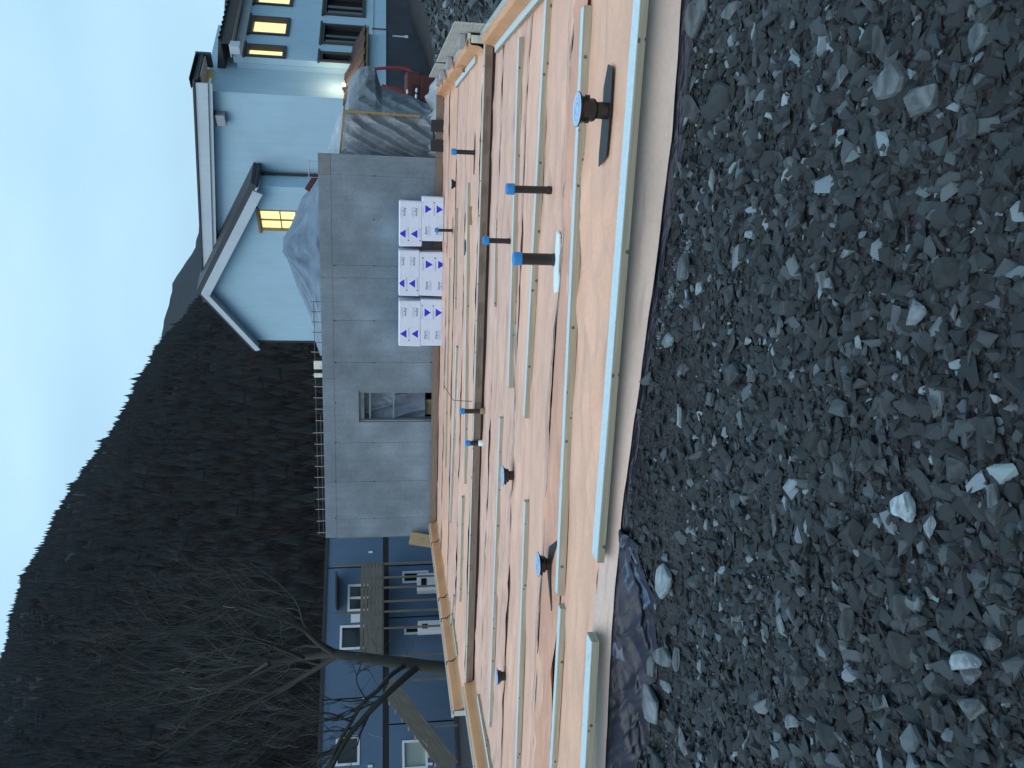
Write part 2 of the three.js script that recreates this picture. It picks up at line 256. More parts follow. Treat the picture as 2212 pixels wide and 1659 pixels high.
// ================================================================ mountains
const skyline = [[-900, 900], [300, 640], [480, 560], [620, 452], [690, 402], [745, 350], [790, 329], [820, 309], [860, 293], [905, 270], [945, 244], [1000, 204], [1060, 163], [1110, 134], [1180, 104], [1220, 74], [1290, 48], [1395, 24], [1480, -12], [1660, -60], [2000, -140], [2600, -180], [4200, -100]];
const CRW = 1350, FTW = 260;
{
  const hillPt = (py, t) => { // t: 0 foot, 1 crest
    const px = interp(skyline, py), c = gw(px, py, CRW), f = gw(900, py, FTW); f.y = -6;
    const wob = 1 + 0.07 * Math.sin(t * Math.PI) * (fbm(py * 0.006, t * 6, 3, 301) - 0.5) * 4;
    const k = Math.pow(t, 1.12) * (t < 1 ? wob : 1); return V3(lerp(f.x, c.x, t), lerp(f.y, c.y, Math.min(k, 1)) + Math.sin(t * Math.PI) * 26 * (fbm(py * 0.012, t * 9, 3, 303) - 0.5), lerp(f.z, c.z, t));
  };
  const y0 = -700, y1 = 3600;
  const NX = 230, NY = 70;
  const g = sheet(NX, NY, (u, v) => { const py = lerp(y0, y1, u); if (v > 0.92) { const q = hillPt(py, 1), k = (v - 0.92) / 0.08; const r = gw(900, py, CRW + 500); return V3(lerp(q.x, r.x, k), q.y * (1 - k * 0.8), lerp(q.z, r.z, k)); } return hillPt(py, v / 0.92); });
  const p = g.attributes.position, col = new Float32Array(p.count * 3);
  for (let i = 0; i < p.count; i++) { const u = (i % (NX + 1)) / NX, v = Math.floor(i / (NX + 1)) / NY; const py = lerp(y0, y1, u); const rock = sstep(0.60, 0.72, fbm(py * 0.011, v * 12, 4, 311)) * (v > 0.3 && v < 0.8 ? 1 : 0); const b = fbm(py * 0.02, v * 14, 3, 313); col.set([lerp(0.9 + 0.6 * b, 2.6, rock), lerp(0.9 + 0.3 * b, 2.7, rock), lerp(0.9, 3.1, rock)], i * 3); }
  g.setAttribute('color', new THREE.BufferAttribute(col, 3));
  struct('wooded_mountain', g, M.hill);
  // the wood on it: one mass nobody could count
  const R = rng(77);
  const cone = []; for (let k = 0; k < 3; k++) { const c = new THREE.ConeGeometry(0.2 - k * 0.05, 0.5, 6, 1, true); c.translate(0, 0.32 + k * 0.24, 0); cone.push(c); }
  const spruce = mergeGeometries(cone.map(c => c.toNonIndexed()));
  const NT = 26000, NB = 16000, dummy = new THREE.Object3D(), c = new THREE.Color();
  const im = new THREE.InstancedMesh(spruce, std(lin(1, 1, 1), 1, DS), NT);
  for (let i = 0; i < NT; i++) {
    const py = lerp(-100, 2250, R()), t = R() < 0.16 ? 0.985 + R() * 0.02 : Math.pow(R(), 0.65);
    const q = hillPt(py, Math.min(t, 1)), s = (8 + 9 * R()) * (R() < 0.06 ? 1.5 : 1) * (t > 0.98 ? 0.75 : 1.1); dummy.position.copy(q); dummy.position.y -= s * 0.12; dummy.rotation.set(0, R() * 6, 0); dummy.scale.set(s * (0.9 + R() * 0.5), s, s * (0.9 + R() * 0.5)); dummy.updateMatrix(); im.setMatrixAt(i, dummy.matrix);
    const b = 0.6 + 0.8 * R(); c.setRGB(0.006 * b, 0.008 * b, 0.0095 * b); im.setColorAt(i, c);
  }
  im.name = 'spruce_forest'; im.userData = { kind: 'stuff', label: 'dark spruce forest covering the mountainside up to the jagged skyline', category: 'forest' }; scene.add(shade(im));
  // bare birch crowns, as small bundles of upright twigs
  const tw = []; const R2 = rng(5); for (let k = 0; k < 22; k++) { const a = R2() * 6.3, r = R2() * 0.3, q = new THREE.ConeGeometry(0.012 + R2() * 0.02, 0.5 + R2() * 0.4, 3, 1, true); q.translate(0, 0.35, 0); q.rotateZ((R2() - 0.5) * 0.9); q.rotateX((R2() - 0.5) * 0.9); q.translate(Math.cos(a) * r * 0.6, 0.2 * R2() + 0.1, Math.sin(a) * r * 0.6); tw.push(q.toNonIndexed()); }
  const ib = new THREE.InstancedMesh(mergeGeometries(tw), std(lin(1, 1, 1), 1, DS), NB);
  for (let i = 0; i < NB; i++) {
    const py = lerp(-50, 2250, R()), t = Math.pow(R(), 1.1) * 0.8; const q = hillPt(py, t), s = 8 + 8 * R(); dummy.position.copy(q); dummy.position.y -= 1; dummy.rotation.set(0, R() * 6, 0); dummy.scale.set(s * 1.3, s, s * 1.3); dummy.updateMatrix(); ib.setMatrixAt(i, dummy.matrix);
    const b = 0.7 + 0.7 * R(), red = R(); c.setRGB((0.015 + 0.008 * red) * b, 0.012 * b, (0.012 - 0.002 * red) * b); ib.setColorAt(i, c);
  }
  ib.name = 'bare_birch_wood'; ib.userData = { kind: 'stuff', label: 'leafless brown birch wood on the lower mountain slope', category: 'forest' }; scene.add(shade(ib));
}
{
  const far = [[-1600, 640], [-400, 520], [200, 470], [440, 436], [500, 430], [530, 424], [570, 400], [610, 373], [640, 369], [690, 355], [720, 350], [760, 352], [900, 420], [1200, 560], [1800, 700], [3000, 780]];
  const W = 6500; const g = sheet(260, 24, (u, v) => { const py = lerp(-1500, 2600, u), px = interp(far, py) + 7 * (fbm(py * 0.06, 1, 4, 331) - 0.5); const c = gw(px, py, W), f = gw(845, py, W * 0.6); return V3(lerp(f.x, c.x, v), lerp(-10, c.y, Math.pow(v, 1.1)) + (v > 0 && v < 1 ? 60 * (fbm(py * 0.02, v * 5, 3, 333) - 0.5) : 0), lerp(f.z, c.z, v)); });
  struct('distant_mountain', g, M.farHill);
}

// ================================================================ foundation
const fnd = thing('foundation_slab', 'stepped rectangular foundation covered with peach membrane sheets and timber edges', 'foundation', V3((XL + XR) / 2, 0, (ZF + ZB) / 2));
wpart(fnd, 'insulation_core', boxAt(XL + 0.02, XR - 0.02, -0.5, -0.02, ZS, ZF - 0.02), M.foam);
wpart(fnd, 'insulation_core', boxAt(XL + 0.02, XR - 0.02, -0.5, Y2 - 0.02, ZB, ZS - 0.03), M.foam);
const seamA = [[1250.5, 0], [1239.4, 138], [1229.8, 331], [1225.6, 457], [1210.4, 655], [1198, 848], [1187, 1048], [1180, 1097], [1179, 1172], [1173, 1257], [1165, 1450], [1154, 1659]];
const seamB = [[1156.7, 0], [1148.5, 132], [1141.6, 248], [1134.7, 457], [1130.5, 545], [1123.6, 710], [1118, 848], [1114, 951], [1107, 1089], [1104, 1257], [1093.3, 1422], [1085, 1659]];
const seamZ = s => { const t = s.map(([a, b]) => { const q = gy(a, b, 0); return [q.x, q.z]; }).sort((a, b) => a[0] - b[0]); return x => interp(t, x); };
const zA = seamZ(seamA), zB = seamZ(seamB), zC = x => -10.62 + 0.03 * Math.sin(x * 1.3);
// creases of the loose sheet: long soft rolls along the seams, and slanting drags near the front edge
const flatSpots = [[1320, 240, 0.5], [1192, 1218, 0.45], [1110, 1027, 0.2], [1092, 1460, 0.2], [1207, 561, 0.36], [1192, 411, 0.15], [1103, 521, 0.15]].map(([a, b, r]) => { const q = gy(a, b, 0); return [q.x, q.z, r]; });
const flat = (x, z) => { let k = 1; for (const [a, b, r] of flatSpots) k *= sstep(r * 0.75, r * 1.5, Math.hypot(x - a, z - b)); return k; };
function crease(x, z, s) {
  const fr = sstep(-7.2, -5.4, z) * (z > -7 ? 1 : 0) + 0.35;
  let h = 0.012 * Math.pow(fbm(x * 0.5, z * 1.9, 3, 401 + s), 1.6) * 2;
  const u = x * 0.83 + z * 1.5 + 0.7 * fbm(x * 0.5, z * 0.8, 2, 431); const w = fbm(x * 0.7, z * 0.7, 2, 411 + s); const rid = Math.pow(1 - Math.abs(((u * 1.5 + 2.6 * w) % 1 + 1) % 1 - 0.5) * 2, 2.5);
  h += 0.032 * rid * sstep(0.38, 0.66, w) * fr; const r2 = 1 - Math.abs(fbm(x * 0.7, z * 2.6, 3, 441 + s) - 0.5) * 2; h += 0.018 * Math.pow(Math.max(0, r2), 7);
  return h * (0.12 + 0.88 * flat(x, z));
}
function membrane(name, x0, x1, zn, zf, y0, mat, s, lift = 0, nx = 190, nz = 46) {
  const g = sheet(nx, nz, (u, v) => { const x = lerp(x0, x1, u), a = typeof zn === 'number' ? zn : zn(x), b = typeof zf === 'number' ? zf : zf(x), z = lerp(a, b, v); const ed = Math.min(1, Math.min(u * (x1 - x0), (1 - u) * (x1 - x0)) / 0.15); return V3(x, y0 + lift * (1 - sstep(0, 0.35, v * Math.abs(b - a) / 0.5)) + crease(x, z, s) * (0.25 + 0.75 * ed), z); }, x1 - x0, 2);
  const p = g.attributes.position, uv = g.attributes.uv; for (let i = 0; i < p.count; i++) uv.setXY(i, p.getX(i), p.getZ(i));
  return wpart(fnd, name, g, mat);
}
membrane('membrane_sheet', XL, XR, ZF, x => zA(x) - 0.02, 0, M.mem[0], 0);
membrane('membrane_sheet', XL, XR, zA, x => zB(x) - 0.06, 0.0, M.mem[1], 3, 0.006);
membrane('membrane_sheet', XL, XR, zB, x => zC(x) - 0.06, 0.0, M.mem[2], 5, 0.006);
membrane('membrane_sheet', XL, XR, zC, ZS + 0.012, 0.0, M.mem[3], 8, 0.006, 190, 20);
membrane('overlap_strip', XL, XR, x => lerp(-5.72, -6.12, (x - XL) / (XR - XL)), x => zA(x) + 0.02, 0.012, M.memSalmon, 2, 0, 190, 14);
for (const [k, z0, z1] of [[1, ZS - 0.05, -13.4], [2, -13.36, -15.4], [0, -15.35, -17.3], [3, -17.25, ZB + 0.03]]) membrane('rear_membrane_sheet', XL, XR, z0, z1, Y2 + 0.004, M.mem[k], 20 + k * 3, 0.006, 170, 34);
// dark wavy lines of sealant along the overlaps
const seamLine = (zf, y, w, s, x0 = XL + 0.15, x1 = XR - 0.1) => wpart(fnd, 'sealant_line', sheet(400, 1, (u, v) => { const x = lerp(x0, x1, u), k = w * (0.35 + 1.3 * Math.pow(fbm(x * 2.6, 1, 3, s), 1.5)); const z = zf(x) + 0.025 * (fbm(x * 3, 2, 3, s + 3) - 0.5); return V3(x, y + crease(x, z, 3) + 0.011, z + (v - 0.5) * k * 2); }), M.seam);
seamLine(zA, 0.004, 0.013, 501); seamLine(x => zA(x) - 0.085 - 0.03 * Math.sin(x * 2), 0.004, 0.005, 511); seamLine(zB, 0.004, 0.012, 521); seamLine(zC, 0.003, 0.007, 531);
for (const [z, s] of [[-13.38, 541], [-15.36, 551], [-17.27, 561]]) seamLine(() => z, Y2 + 0.005, 0.009, s);

// edge upstands: membrane carried up a curved base over a form board, a pale batten on top
function upstand(ax, z0, z1, side, y0, h, nm) { // along z, inner face at x=ax, board outwards (side -1 left, +1 right)
  const prof = [[-0.11, 0.008], [-0.05, 0.014], [-0.015, 0.05], [0, 0.1], [0.002, h - 0.02], [0.02, h], [0.1, h + 0.006]];
  const n = Math.max(30, Math.round(Math.abs(z1 - z0) * 7));
  wpart(fnd, nm, sheet(n, prof.length - 1, (u, v) => { const q = prof[Math.round(v * (prof.length - 1))], z = lerp(z0, z1, u), k = 0.012 * (fbm(z * 3, q[1] * 6, 3, 601 + ax) - 0.5); return V3(ax + side * (q[0] + k), y0 + q[1], z); }, Math.abs(z1 - z0), 0.4), M.memOrange);
  const wv = wpart(fnd, 'form_board', boxAt(Math.min(ax + side * 0.03, ax + side * 0.13), Math.max(ax + side * 0.03, ax + side * 0.13), -0.42, y0 + h - 0.012, Math.min(z0, z1), Math.max(z0, z1), 'z'), M.wood);
  wpart(fnd, 'edge_batten', boxAt(Math.min(ax + side * 0.085, ax + side * 0.155), Math.max(ax + side * 0.085, ax + side * 0.155), y0 + h - 0.008, y0 + h + 0.03, Math.min(z0, z1), Math.max(z0, z1), 'z', 0.003), M.wood);
}
upstand(XR, ZS + 0.01, ZF - 1.2, 1, 0, 0.2, 'edge_upstand'); upstand(XL + 0.55, ZS + 0.01, ZF - 0.6, -1, 0, 0.2, 'edge_upstand');
upstand(XR, ZB, ZS - 0.1, 1, Y2, 0.2, 'rear_edge_upstand'); upstand(XL, ZB, ZS - 0.02, -1, Y2, 0.2, 'rear_edge_upstand');
wpart(fnd, 'corner_fill', boxAt(XL, XL + 0.42, -0.3, 0.1, ZS + 0.02, ZF - 0.6), M.foilPale);
// the step board with the dark gap under it
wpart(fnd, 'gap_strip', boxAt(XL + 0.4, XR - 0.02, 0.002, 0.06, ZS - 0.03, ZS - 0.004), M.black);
wpart(fnd, 'step_board', boxAt(XL + 0.45, -3.35, 0.052, Y2 - 0.004, ZS - 0.022, ZS + 0.026, 'x', 0.003), M.plyBrown);
wpart(fnd, 'step_board', boxAt(-3.346, XR + 0.02, 0.05, Y2, ZS - 0.022, ZS + 0.026, 'x', 0.003), M.plyBrown);
wpart(fnd, 'step_batten', boxAt(XL + 0.45, XR, Y2 + 0.001, Y2 + 0.02, ZS - 0.06, ZS + 0.03, 'x', 0.003), M.wood);
// rear board in front of the concrete wall and its dark joint
wpart(fnd, 'rear_board', boxAt(XL, 0.36, Y2 + 0.03, Y2 + 0.2, ZB - 0.03, ZB + 0.03, 'x', 0.003), M.plyBrown);
wpart(fnd, 'rear_board', boxAt(0.364, XR + 0.1, Y2 + 0.03, Y2 + 0.2, ZB - 0.035, ZB + 0.025, 'x', 0.003), M.plyBrown);
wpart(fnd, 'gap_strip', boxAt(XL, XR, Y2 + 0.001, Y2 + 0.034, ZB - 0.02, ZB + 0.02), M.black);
// front flap of the membrane and the foil under it
wpart(fnd, 'front_flap', sheet(170, 8, (u, v) => { const x = lerp(XL + 0.5, XR, u), lo = interp(flapLow, x) + 0.012 * (fbm(x * 2.2, 0, 3, 611) - 0.5), q = Math.max(0, v - 0.12) / 0.88; return V3(x, v < 0.12 ? 0.012 : lerp(0.008, lo, q), ZF + (v < 0.12 ? -0.03 + 0.25 * v : 0.012 + 0.10 * q + 0.05 * q * (fbm(x * 1.8, 3, 3, 613) - 0.4))); }, 10, 0.3), M.memGrey);
{ const foil = (x0, x1, nm, mat, s, out, pat) => wpart(fnd, nm, sheet(140, 26, (u, v) => { const x = lerp(x0, x1, u), lo = ground(x, ZF + 0.3) + 0.012, top = interp(flapLow, x) + 0.015, f = fbm(x * 3 + v * 1.6, v * 2.5, 4, s), r = Math.pow(1 - Math.abs(fbm(x * 4.5 - v * 2.2, v * 1.4, 3, s + 9) - 0.5) * 2, 3); return V3(x, lerp(top, lo, Math.pow(v, 0.8)) + 0.035 * r * pat * Math.sin(v * Math.PI), ZF + 0.07 + out * v * (0.45 + 0.9 * f) + 0.06 * r * pat * v); }, x1 - x0, 0.6), mat);
  foil(-2.6, XR, 'damp_proof_foil', M.foil, 701, 0.085, 0.12); foil(-4.25, -2.3, 'damp_proof_foil', M.foil, 711, 0.30, 0.6); foil(XL + 0.5, -4.2, 'damp_proof_foil', M.foil, 731, 0.05, 0.1);
  foil(-3.3, -2.3, 'folded_pale_foil', M.foilPale, 721, 0.19, 0.9); }
// tie wires on the left upstand and the orange strap on the right
for (const [px, py] of [[958, 1232], [962, 1370], [975, 1440], [1388 / 1.4756, 1165]]) { const q = gy(px, py, Y2 + 0.12); wpart(fnd, 'tie_wire', tube([V3(XL - 0.12, Y2 + 0.215, q.z), V3(XL - 0.01, Y2 + 0.21, q.z + 0.02), V3(XL + 0.012, Y2 + 0.1, q.z + 0.03), V3(XL + 0.1, Y2 + 0.03, q.z + 0.05)], [0.011, 0.011, 0.012, 0.008], 5), M.black); }

// ---------------------------------------------------------------- formwork panels outside the right edge
for (const [a, b, l] of [[-11.0, -14.75, 'pale formwork panel standing outside the step of the peach foundation'], [-15.1, -17.1, 'shorter pale formwork panel outside the rear peach deck, toward the red machine']]) {
  const t = thing('formwork_panel', l, 'panel', V3(XR + 0.2, ground(XR + 0.3, (a + b) / 2), (a + b) / 2), 'formwork panels');
  wpart(t, 'panel_sheet', boxAt(XR + 0.165, XR + 0.19, -0.3, 0.62, b, a, 'z', 0.003), M.woodPale);
  for (const z of a > -12 ? [-11.7, -14.0] : [-15.75, -16.8]) { wpart(t, 'spacer_block', boxAt(XR - 0.0, XR + 0.163, Y2 + 0.25, Y2 + 0.33, z - 0.3, z, null, 0.006), M.zinc); }
}
for (const [dz, l] of [[272, 'upper'], [310, 'lower']]) { const q = gy(972, dz + 12, Y2); solo('black_foam_pad', 'square black foam pad hung over the rear timber edge beside the concrete wall', 'foam pad', box(0.26, 0.3, 0.05, null, 0.01), M.black, V3(dz < 300 ? 1.05 : 0.62, Y2 + 0.17, ZB + (dz < 300 ? 0.12 : 0.06)), 'black pads on rear edge'); }
{ const t = thing('orange_strap_post', 'short orange strap post on the right membrane edge', 'post', V3(XR - 0.06, Y2, -13.75)); part(t, 'strap', box(0.05, 0.2, 0.05, 'y', 0.005), M.memOrange, 0, 0.1, 0); part(t, 'foot', box(0.055, 0.1, 0.055, 'y', 0.005), M.plyBrown, -0.01, 0.05, 0.03); }

// ================================================================ timber battens lying on the decks
const BG = 'battens weighing down the membrane';
function batten(a, b, y, w, h, label, group = BG, name = 'timber_batten') { // a,b: ends of the front lower edge
  const A = V3(a.x, y, a.z), B = V3(b.x, y, b.z), d = B.clone().sub(A).normalize(), back = V3(d.z, 0, -d.x); if (back.z > 0) back.negate();
  const c = A.clone().add(B).multiplyScalar(0.5).addScaledVector(back, w / 2); c.y = y + 0.012;
  const g = bar(A.clone().addScaledVector(back, w / 2), B.clone().addScaledVector(back, w / 2), w, h, V3(0, 1, 0), 0.003); g.translate(-c.x, h / 2 + 0.012 - c.y, -c.z);
  const t = thing(name, label, 'batten', c, group || undefined); part(t, 'timber', g, M.lumber);
  const L = A.distanceTo(B), n = Math.max(8, Math.round(L * 12)), o = A.clone().addScaledVector(back, w / 2).add(B.clone().addScaledVector(back, w / 2)).multiplyScalar(0.5).sub(c);
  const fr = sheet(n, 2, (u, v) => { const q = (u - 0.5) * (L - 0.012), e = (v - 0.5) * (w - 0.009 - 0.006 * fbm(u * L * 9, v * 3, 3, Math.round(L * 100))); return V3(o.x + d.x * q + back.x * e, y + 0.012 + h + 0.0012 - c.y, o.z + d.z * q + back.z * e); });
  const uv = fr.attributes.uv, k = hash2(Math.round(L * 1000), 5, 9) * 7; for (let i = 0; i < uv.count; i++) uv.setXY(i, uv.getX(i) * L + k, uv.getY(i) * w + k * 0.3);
  part(t, 'pale_top_film', fr, M.paleTop); return t;  // thin pale bluish film laid over the batten top
}
const off = (q, dx) => V3(q.x + dx, q.y, q.z);
batten(off(gy(1407.6, 0), 1.3), gy(1309, 1216), 0, 0.15, 0.05, 'long wide pale plank along the front membrane edge above the gravel', null, 'timber_plank');
batten(gy(1299, 1386), off(gy(1294, 1659), -1.6), 0, 0.145, 0.055, 'wide plank on the front membrane edge above the blue foil', null, 'timber_plank');
batten(gy(1283.5, 12), gy(1223, 1287), 0, 0.098, 0.062, 'long batten behind the drain in the cut black patch, pencil marked', null);
batten(gy(1227, 1315), off(gy(1210, 1659), -2.4), 0, 0.098, 0.048, 'batten continuing past the torn black membrane hole', null);
batten(off(gy(1198, 0), 0.12), gy(1148, 904), 0, 0.098, 0.06, 'long pale batten running behind the foot of the slim front pipe');
batten(gy(1148, 1085), off(gy(1132, 1659), -1.8), 0, 0.098, 0.05, 'pale batten starting behind the drain over the torn black hole');
batten(gy(1136, 80), gy(1112, 838), 0, 0.098, 0.06, 'pale batten crossing behind the blue caps of the thick and slim pipes');
batten(gy(1090.5, 904), gy(1065.7, 1571), 0, 0.098, 0.045, 'pale batten running behind two floor drains before the step');
batten(gy(1079, 474), gy(1075, 663), 0, 0.07, 0.035, 'short thin batten beside the pipe before the step board');
batten(gy(1117, 700), gy(1116, 950), 0, 0.03, 0.012, 'thin slat lying between two battens on the front membrane', null, 'timber_batten');
{ const p1 = gy(1079, 88), p2 = gy(1155, 0); batten(V3(XR - 0.13, 0, -11.2), V3(XR - 0.06, 0, -6.2), 0, 0.1, 0.045, 'plank lying along the right upstand of the front deck', null, 'timber_plank'); }
batten(V3(XL + 0.85, 0, -10.7), V3(XL + 0.72, 0, -6.6), 0, 0.098, 0.048, 'plank lying along the left upstand of the front deck', null, 'timber_plank');
const rl = 'batten lying on the rear peach membrane before the concrete wall';
for (const [a, b, c, d, w, h] of [[1019, 395, 1011, 1045, 0.098, 0.05], [991, 450, 989, 668, 0.07, 0.04], [993, 752, 978, 1130, 0.148, 0.045], [976, 560, 966, 1010, 0.098, 0.04], [1006, 1075, 1000, 1300, 0.098, 0.05], [985, 1290, 973, 1400, 0.07, 0.04]]) batten(gy(a, b, Y2), gy(c, d, Y2), Y2, w, h, rl, 'battens on the rear deck');
batten(V3(XR - 0.16, 0, -15.6), V3(XR - 0.14, 0, -12.2), Y2, 0.1, 0.045, 'plank lying along the right upstand of the rear deck', null, 'timber_plank');
batten(V3(XL + 0.4, 0, -13.9), V3(XL + 0.3, 0, -12.6), Y2, 0.06, 0.04, 'short stick beside the left upstand of the rear deck', null, 'timber_batten');
solo('cut_block', 'short timber offcut standing behind the step board', 'offcut', box(0.28, 0.06, 0.1, 'x', 0.004), M.woodOld, gy(1022, 466, Y2).add(V3(0, 0.04, 0)));
{ const q = gy(1008, 535, Y2); const g = box(0.2, 0.012, 0.2, 'x'); g.rotateY(0.5); solo('bitumen_scrap', 'dark ribbed scrap lying on the rear membrane', 'scrap', g, M.seam, q.add(V3(0, 0.03, 0))); }
{ const q = gy(981, 502, Y2); const s = new THREE.Shape(); [[-0.3, -0.12], [0.05, -0.2], [0.34, -0.1], [0.2, 0.0], [0.3, 0.1], [-0.05, 0.08], [-0.34, 0.12]].forEach((v, i) => i ? s.lineTo(...v) : s.moveTo(...v)); const g = new THREE.ExtrudeGeometry(s, { depth: 0.006, bevelEnabled: false }); g.rotateX(-Math.PI / 2); solo('black_flashing', 'ragged black flashing under the pipe before the white packs', 'flashing', g, M.black, q.add(V3(0, 0.022, 0))); }
solo('steel_rod', 'thin rusty rod leaning on the pipe at the step', 'rod', tube([V3(0, 0, 0), V3(0.02, 0.3, 0), V3(0.16, 0.42, -0.3)], [0.006, 0.006, 0.006], 5), M.steel, V3(-3.4, Y2, ZS - 0.25));

// ================================================================ pipes and floor drains
function pipe(q, base, top, r, cr, label, extra) {
  const t = thing('capped_pipe', label, 'pipe', V3(q.x, base, q.z), 'blue capped riser pipes'); const H = top - base, ch = 0.075;
  const lean = extra && extra.lean || 0; t.rotation.z = lean;
  part(t, 'pipe_tube', new THREE.LatheGeometry([[0, -0.25], [r, -0.25], [r, H - 0.02], [r * 0.98, H - 0.01]].map(a => new THREE.Vector2(...a)), 28), M.blackPipe);
  part(t, 'cap', new THREE.LatheGeometry([[r * 1.01, H - ch], [cr, H - ch], [cr * 1.02, H - ch + 0.02], [cr, H - 0.012], [cr * 0.93, H], [0, H]].map(a => new THREE.Vector2(...a)), 28), M.blueCap);
  if (extra && extra.collar) part(t, 'collar', new THREE.LatheGeometry([[r, 0], [r * 1.35, 0], [r * 1.3, 0.05], [r * 1.02, 0.075]].map(a => new THREE.Vector2(...a)), 24), extra.collar, 0, 0.012, 0);
  if (!extra || !extra.nocuff) part(t, 'cuff', new THREE.LatheGeometry([[r, 0.0], [r * 1.12, 0.006], [r * 1.1, 0.035], [r, 0.04]].map(a => new THREE.Vector2(...a)), 24), M.black, 0, 0.008, 0);
  return t;
}
const topOf = (px, py, q) => { const r = ray(px, py), s = Math.hypot(q.x, q.z) / Math.hypot(r.x, r.z); return EYE + r.y * s; };
for (const [pb, pt, py, y, r, cr, label, ex] of [
  [1205, 1108, 561, 0, 0.052, 0.058, 'thick black pipe with flush blue cap in a pale foam patch'],
  [1192, 1093, 411, 0, 0.034, 0.050, 'tall slim black pipe with wide blue cap between two battens', { lean: 0.01 }],
  [1103, 1043, 521, 0, 0.032, 0.052, 'black pipe with blue cap standing nearest the front of the step board'],
  [1049, 993, 888, 0, 0.036, 0.046, 'blue capped pipe against the step board with thin rod beside it', { collar: M.woodOld }],
  [1045, 1005, 957, 0, 0.036, 0.046, 'shorter blue capped pipe in a pale collar at the step board', { collar: M.foam }],
  [1029, 975, 330, Y2, 0.034, 0.046, 'black pipe with blue cap in a long black slit of the rear deck'],
  [980, 939, 498, Y2, 0.03, 0.042, 'small blue capped pipe before the white packs', { lean: 0.012 }],
  [949, 907, 760, Y2, 0.034, 0.045, 'blue capped pipe close to the concrete wall left of the packs']]) { const q = gy(pb, py, y); pipe(q, y, topOf(pt, py, q), r, cr, label, ex); }
{ const q = gy(1207, 561); const pts = [[-0.26, 0.02], [-0.2, -0.03], [-0.05, -0.05], [0.1, -0.045], [0.26, -0.02], [0.24, 0.05], [0.1, 0.09], [0.07, 0.06], [-0.04, 0.08], [-0.14, 0.12], [-0.24, 0.1]].map(a => new THREE.Vector2(a[0], -a[1])); const g = new THREE.ExtrudeGeometry(new THREE.Shape(pts), { depth: 0.012, bevelEnabled: true, bevelSize: 0.008, bevelThickness: 0.006, bevelSegments: 2 }); g.rotateX(-Math.PI / 2); solo('foam_patch', 'pale foam patch on the membrane around the thick pipe', 'foam patch', g, M.foam, V3(q.x - 0.02, 0.016, q.z + 0.02)); }
{ const q = gy(1029, 330, Y2); const g = new THREE.ExtrudeGeometry(new THREE.Shape([[-0.32, 0.02], [0.1, -0.02], [0.5, -0.1], [0.55, -0.04], [0.15, 0.07], [-0.3, 0.08]].map(a => new THREE.Vector2(...a))), { depth: 0.004, bevelEnabled: false }); g.rotateX(-Math.PI / 2); solo('black_slit_patch', 'long black patch in the rear membrane around a pipe', 'flashing', g, M.black, V3(q.x, Y2 + 0.024, q.z)); }

function drain(q, y, H, rimR, label, patch) {
  const t = thing('floor_drain', label, 'floor drain', V3(q.x, y, q.z), 'black floor drains'); const R = rimR;
  const prof = [[0, -0.2], [0.055, -0.2], [0.055, H * 0.42], [0.052, H * 0.44], [R * 0.62, H * 0.5], [R * 0.66, H * 0.56], [R * 0.64, H * 0.7], [R * 0.70, H * 0.72], [R * 0.70, H * 0.80], [R * 0.76, H * 0.83], [R * 0.80, H * 0.92], [R * 0.97, H * 0.955], [R, H * 0.975], [R * 0.99, H]];
  part(t, 'drain_body', new THREE.LatheGeometry(prof.map(a => new THREE.Vector2(...a)), 36), M.blackPipe);
  for (let k = 0; k < 3; k++) { const b = part(t, 'lug', box(0.025, H * 0.14, 0.02, null, 0.003), M.blackPipe); const a = k * 2.1 + 0.5; b.position.set(Math.cos(a) * R * 0.76, H * 0.76, Math.sin(a) * R * 0.76); b.rotation.y = -a; }
  const lid = part(t, 'cover_disc', new THREE.LatheGeometry([[0, -0.002], [R * 0.5, 0.0], [R * 0.93, 0.002], [R * 0.96, 0.004], [R * 0.975, 0.0]].map(a => new THREE.Vector2(...a)), 40), M.rim, 0, H, 0);
  const rg = []; for (let k = 0; k < 2; k++) { const tr = new THREE.TorusGeometry(R * (0.34 + 0.3 * k), 0.003, 5, 36); tr.rotateX(Math.PI / 2); rg.push(tr); } part(lid, 'raised_ring', mergeGeometries(rg), M.rim, 0, 0.003, 0);
  if (patch) { const g = new THREE.ExtrudeGeometry(new THREE.Shape(patch.map(a => new THREE.Vector2(...a))), { depth: 0.008, bevelEnabled: false }); g.rotateX(-Math.PI / 2); part(t, 'flashing_patch', g, M.black, 0, 0.02, 0); }
}
drain(gy(1320, 240), 0, 0.235, 0.115, 'largest floor drain with pale blue cover in an oblong black patch', [[-0.36, 0.13], [-0.30, -0.055], [-0.02, -0.075], [0.27, -0.06], [0.30, 0.06], [0.16, 0.13], [-0.05, 0.12], [-0.27, 0.14]]);
drain(gy(1192, 1218), 0, 0.13, 0.115, 'floor drain with pale cover over a torn black hole in the membrane', [[-0.36, -0.2], [-0.12, -0.08], [0.02, -0.06], [0.12, -0.12], [0.36, -0.26], [0.16, 0.03], [0.05, 0.06], [-0.1, 0.05]]);
drain(gy(1110, 1027), 0, 0.135, 0.125, 'floor drain standing behind the long batten before the step, no patch');
drain(gy(1092, 1460), 0, 0.115, 0.11, 'floor drain standing at the end of a batten toward the left upstand');
drain(gy(988, 398, Y2), Y2, 0.12, 0.11, 'small floor drain on the rear deck in a narrow black patch', [[-0.4, 0.02], [-0.1, -0.05], [0.25, -0.05], [0.45, 0.04], [0.1, 0.05], [-0.2, 0.07]]);

